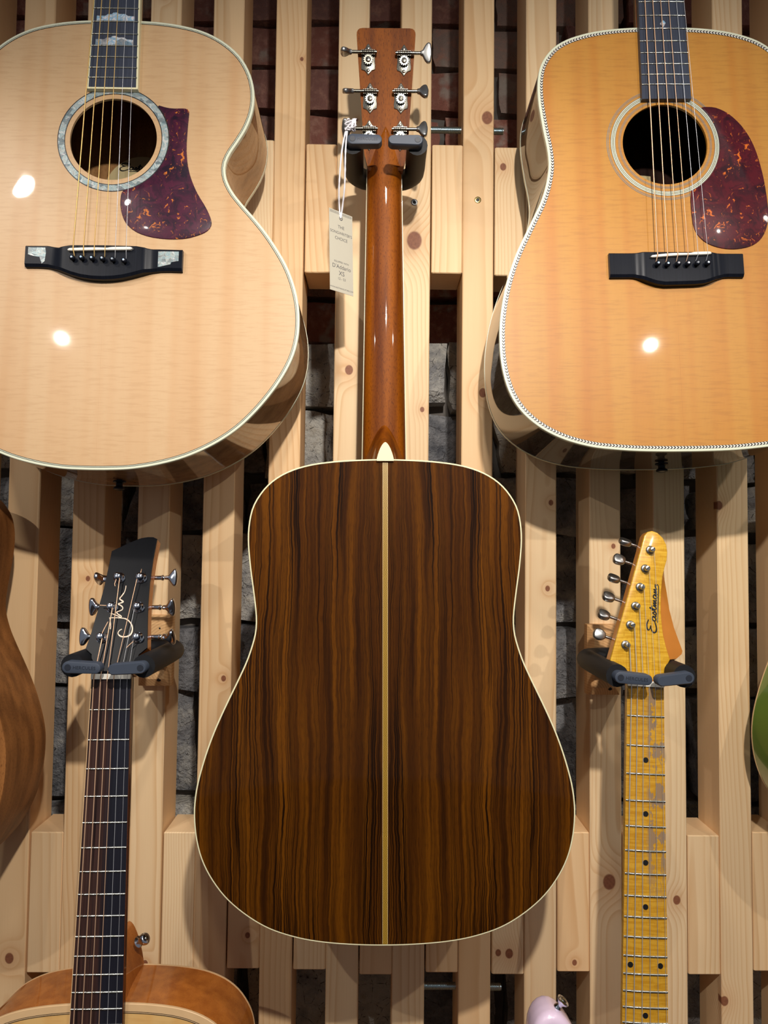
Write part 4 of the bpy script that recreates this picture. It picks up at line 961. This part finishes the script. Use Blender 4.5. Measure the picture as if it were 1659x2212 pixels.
for i, ((px, py), (kx, ky, tw)) in enumerate(zip(poR, knR)):
    t = G().lathe([(5.2, 0), (5.2, 0.8), (4.4, 1.8), (3.1, 2.2), (2.9, 6.0), (3.2, 8.4), (2.6, 9.6), (1.0, 9.9)], (px, py, 0), (0, 0, 1), 18).obj('tuning_machine', 'satin_nickel', LR, matrix=HR, angle=45)
    a = radians([35, 40, 75, 60, 15, 80][i]); d = Vector((cos(a), sin(a))); q = Vector((-d.y, d.x))
    G().prism([tuple(Vector((px, py)) + d * u + q * w) for u, w in ((-2.6, -0.5), (2.6, -0.5), (2.6, 0.5), (-2.6, 0.5))], 9.4, 10.0).obj('slot', 'black', t, smooth=False)
    ax = Vector((-0.96, 0.27, 0)).normalized()
    G().tube([(kx + 17, ky - 4.8, -19), (kx + 3, ky - 0.9, -19)], 1.7, 10).obj('shaft', 'satin_nickel', t)
    out = spline([(0, 2.4), (2.2, 5.0), (6, 6.4), (11, 6.4), (13.6, 4.4), (14.6, 0), (13.6, -4.4), (11, -6.4), (6, -6.4), (2.2, -5.0), (0, -2.4)], 36)
    if area(out) < 0: out = out[::-1]
    rings = [[(u, w, zz) for u, w in offset(out, of)] for of, zz in ((-1.6, -3.4), (-0.4, -2.6), (0, -1.2), (0, 1.2), (-0.4, 2.6), (-1.6, 3.4))]
    km = T(kx + 5, ky - 1.4, -19) @ Matrix.Rotation(atan2(ax.y, ax.x), 4, 'Z') @ Matrix.Rotation(radians(tw), 4, 'X')
    G().loft(rings, True).obj('knob', 'satin_nickel', t, matrix=km, angle=50)
eastman_script(LR, HR @ T(15.2, 63.5, 0.22) @ Matrix.Rotation(radians(86), 4, 'Z'), 0.78, 'black', 'script_logo')
nxr = [-16.6 + 6.64 * i for i in range(6)]; bxr = [-25 + 10 * i for i in range(6)]
pth = []
for i in range(6):
    px, py = poR[5 - i]
    pth.append([(bxr[i], -270, 4.0), (nxr[i], NR + 1.5, 2.5), h2l(HR, px + 3.2, py - 0.5, 5.0), h2l(HR, px + 1.5, py + 2.8, 5.0)])
strings(LR, pth, [0.55, 0.46, 0.38, 0.26, 0.22, 0.19], ['steel'] * 6)
ob = [(-117, -60), (-115, -44), (-109, -32), (-99, -26), (-89, -27), (-79, -34), (-69, -47), (-58, -68), (-48, -92), (-30, -98), (30, -100), (46, -104), (70, -92), (95, -76), (112, -78), (121, -96), (117, -130), (117, -180), (138, -240), (156, -310), (141, -380), (80, -422), (0, -432), (-70, -426), (-130, -392), (-158, -330), (-152, -270), (-128, -200), (-118, -140), (-123, -95)]
ob = spline(ob, 180); ob = ob if area(ob) > 0 else ob[::-1]
rings = []
for of, zz in ((-9, -53), (-5, -52.2), (-2, -49.8), (-0.5, -46.5), (0, -43), (0, -17), (-0.5, -13.5), (-2, -10.2), (-5, -7.8), (-9, -7)):
    rings.append([(x, y, zz) for x, y in offset(ob, of)])
G().loft(rings, True).obj('body', 'pink', LR, angle=60)
sb = G().lathe([(4.4, 0), (4.2, 1.0), (3.2, 3.0), (3.4, 6.0), (6.6, 9.0), (7.0, 10.6), (5.4, 11.6)], (-87.0, -27.5, -24), (0.55, 0.80, 0.22), 22).obj('strap_button', 'chrome', LR, angle=50)
ax = Vector((0.55, 0.80, 0.22)).normalized(); c0 = Vector((-87, -27.5, -24)) + ax * 11.6
G().lathe([(3.6, 0), (3.6, 0.6), (2.0, 1.2)], tuple(c0), tuple(ax), 14).obj('screw', 'nickel', sb)
G().box(-45, 45, -270, -250, -7, 4).obj('bridge', 'chrome', LR, smooth=False)

# ------------------------------------------------------------------ guitars cut by the left and right edges
FL = empty('parlour_guitar', frame((-0.585, 0.835, 1.195), (-0.004, 0.030, 1.0)))
tag(FL, 'brown satin mahogany guitar cut off by the left edge', 'guitar')
body(FL, [(x * 0.88, (y * 0.86 + 42) if y > 143 else (y * 165.0 / 143)) for x, y in DREAD], 0, 104, 92, (0, 325, 45), ('satin_mahogany', 'satin_mahogany', 'satin_mahogany', None, None), arch=8)
fingerboard(FL, 370, 800, 27, 21, 0, 6, 'ebony'); neck_back(FL, 480, 804, 26, 21, 17, 15, 'satin_mahogany')
heel(FL, 483, -14, -90, 26, 12, 50, 20, 'satin_mahogany')
simple_headstock(FL, 801, 'satin_mahogany', 'satin_mahogany')
FR = empty('acoustic_guitar', frame((0.687, 0.842, 1.232), (0.0, 0.030, 1.0)))
tag(FR, 'glossy green guitar with cream edge lines cut off by the right edge', 'guitar')
O, dep = body(FR, DREAD, 0, 112, 98, (0, 362, 50), ('gloss_black', 'green', 'green', 'wood_binding', 'wood_binding'), arch=6, bind=2.0, bind_h=2.2)
fingerboard(FR, 412, 890, 28, 22, 0, 7, 'ebony'); neck_back(FR, 510, 894, 27, 22, 17, 15, 'mahogany')
heel(FR, 512, -14, -96, 27, 12, 55, 20, 'mahogany')
simple_headstock(FR, 891, 'mahogany', 'ebony_head')

# ------------------------------------------------------------------ wall hangers: pine mount, black padded yoke, two locking arms
def hanger(cx, z, y_tip, label, tiltL=0.0, tiltR=0.0, half=37.0, mount_z=None, group='padded yoke guitar hangers'):
    root = empty('guitar_hanger', Matrix.Translation((cx, SLAT_Y, z)))
    tag(root, label, 'hanger', group)
    R90 = Matrix.Rotation(pi / 2, 4, 'X')     # prism xy -> world xz, extrude towards the room
    L = (SLAT_Y - y_tip) * 1000.0             # reach in mm
    mz = -8 if mount_z is None else mount_z
    w = 21.5
    pts = [(-w, mz - 46), (w, mz - 46), (w, mz + 46), (-w, mz + 46)]
    g = G().loft([[(x, y, 0.0) for x, y in pts], [(x, y, 13) for x, y in pts], [(x * 0.66, (y - mz) * 0.78 + mz, 21) for x, y in pts]], True)
    g.obj('wooden_mount', 'block_wood', root, smooth=False, matrix=R90)
    for dz in (-36, 30): G().lathe([(3.4, 0), (3.4, 1.0), (2.0, 2.4), (0.5, 2.6)], (7, mz + dz, 18.5), (0, 0, 1), 12).obj('screw', 'black', root, matrix=R90)
    G().tube([(0, 0, 14), (0, 0, 44)], 8.5, 16).obj('stem', 'foam', root, matrix=R90)
    # U-shaped padded yoke
    p = [(-half, 0, L - 12), (-half, 0, L - 40), (-half, 0, 70), (-half + 5, 0, 58), (-half + 14, 0, 50), (0, 0, 46), (half - 14, 0, 50), (half - 5, 0, 58), (half, 0, 70), (half, 0, L - 40), (half, 0, L - 12)]
    if L < 115: p = [(-half, 0, L - 10), (-half, 0, 62), (-half + 5, 0, 50), (-half + 14, 0, 42), (0, 0, 38), (half - 14, 0, 42), (half - 5, 0, 50), (half, 0, 62), (half, 0, L - 10)]
    pp = spline(p, 40, False)
    G().tube(pp, 12.5, 16).obj('yoke', 'foam', root, matrix=R90, angle=60)
    for s, tl in ((-1, tiltL), (1, tiltR)):
        a = 6.4; ln = 29.0; out = []
        for k in range(13): th = pi / 2 + pi * k / 12; out.append((a * cos(th), a * sin(th)))
        for k in range(13): th = -pi / 2 + pi * k / 12; out.append((ln + (a - 0.6) * cos(th), (a - 0.6) * sin(th)))
        m = R90 @ T(s * half, 0, L - 12) @ Matrix.Rotation(radians(tl), 4, 'Z') @ (Matrix.Identity(4) if s < 0 else Matrix.Rotation(pi, 4, 'Y') @ T(0, 0, -12.0))
        if s < 0: arm = G().prism(out, 0, 12, 1.2)
        else: arm = G().prism(out, 12, 0, 0); arm = G().loft([[(x, y, 12) for x, y in out], [(x, y, 1.2) for x, y in out], [(x, y, 0) for x, y in offset(out, -1.0)]], True)
        ao = arm.obj('locking_arm', 'pill', root, matrix=m, angle=40, flip=(s > 0))
        zf_ = 12.0 if s < 0 else 0.0; d = 1 if s < 0 else -1
        G().lathe([(3.5, 0), (3.3, 0.4)], (0, 0, zf_), (0, 0, d), 18).obj('pivot_cap', 'pill_mark', ao)
        if s < 0: text_mesh('HERCULES', 5.0, 'embossed_lettering', 'pill_mark', ao, T(17.5, 0, 12.1), 0.0, 'CENTER', 0.12, 1.05)
    return root
hanger(0.0065, 2.0790, 0.852, 'black padded hanger holding the backwards rosewood guitar', 0, 0, 38.5)
hanger(-0.2875, 1.4670, 0.800, 'black padded hanger gripping the black signature headstock', -2, 4, 38.5)
hanger(0.3045, 1.4605, 0.805, 'black padded hanger gripping the yellow maple headstock', -5, 7, 37.0)
hanger(-0.3117, 2.5580, 0.845, 'black padded hanger above the frame holding the jumbo guitar', 0, 0, 38.0)
hanger(0.3245, 2.5610, 0.845, 'black padded hanger above the frame holding the amber dreadnought', 0, 0, 38.0)
hanger(-0.588, 1.990, 0.825, 'black padded hanger left of the frame holding the brown guitar', 0, 0, 38.0)
hanger(0.687, 2.118, 0.835, 'black padded hanger right of the frame holding the green guitar', 0, 0, 38.0)

# ------------------------------------------------------------------ hang tag tied to the centre guitar
A, B_, C_ = Vector((-0.0612, 0.870, 2.0047)), Vector((-0.0343, 0.895, 2.0051)), Vector((-0.0570, 0.870, 1.9046))
X = (B_ - A).normalized(); Yv = (A - C_); Yv = (Yv - X * Yv.dot(X)).normalized(); Zv = X.cross(Yv)
tm = Matrix((X, Yv, Zv)).transposed().to_4x4(); tm.translation = C_
tagr = empty('hang_tag', tm)
tag(tagr, 'grey card hang tag on white cotton string beside the brown neck', 'tag')
TW = (B_ - A).length * 1000; TH = 100.0
G().box(0, TW, 0, TH, -0.25, 0.25).obj('card', 'card', tagr, smooth=False)
G().ribbon(circle(TW * 0.5, TH - 8, 1.7, 20), circle(TW * 0.5, TH - 8, 2.7, 20), 0.32).obj('eyelet', 'ink', tagr, smooth=False)
for txt, y, sz in (('THE', 80.5, 5.6), ("SONGWRITER'S", 73.0, 4.9), ('CHOICE', 66.0, 5.4), ('EQUIPPED WITH', 37.0, 3.1), ("D'Addario", 31.0, 7.0), ('XS', 23.2, 7.8), ('12 - 53', 16.6, 4.4), ('WWW.EASTMANGUITARS.COM', 4.6, 2.55)):
    text_mesh(txt, sz, 'lettering', 'ink', tagr, T(TW / 2, y, 0.3), 0, 'CENTER', 0.02)
g = G()
for i in range(22):
    x = 1.0 + (TW - 2) * i / 22
    stroke(g, [(x, TH - 1.0), (x + 1.2, TH - 2.6), (x, TH - 4.2)], 0.55, 0.3, False)
g.obj('printed_border', 'ink', tagr, smooth=False)
inv = tm.inverted()
def w2t(x, y, z_): v = inv @ Vector((x, y, z_)); return (v.x * 1000, v.y * 1000, v.z * 1000)
hole_w = tm @ Vector((TW * 0.5 * MM, (TH - 8) * MM, 0))
for dx in (-0.0022, 0.0022):
    pts = [(-0.0395 + dx * 0.4, 0.856, 2.090), (-0.0425 + dx, 0.858, 2.066), (-0.0445 + dx * 1.5, 0.868, 2.03), (hole_w.x + dx * 0.8, hole_w.y - 0.003, hole_w.z + 0.012), (hole_w.x, hole_w.y - 0.001, hole_w.z)]
    pts = spline(pts, 26, False); path = [w2t(*p) for p in pts]
    g = G().tube(path, [1.0 + 0.18 * sin(i * 2.4) for i in range(len(path))], 8); g.obj('string', 'cotton', tagr)
kn = random.Random(3); g = G()
for i in range(7):
    p0 = Vector((-0.0335, 0.853, 2.0955)); pts = [p0 + Vector((kn.uniform(-.008, .006), kn.uniform(-.005, .004), kn.uniform(-.006, .007))) for _ in range(5)]
    g.tube([w2t(*p) for p in spline([tuple(p) for p in pts], 16, False)], 0.9, 6)
g.obj('knot', 'cotton', tagr)
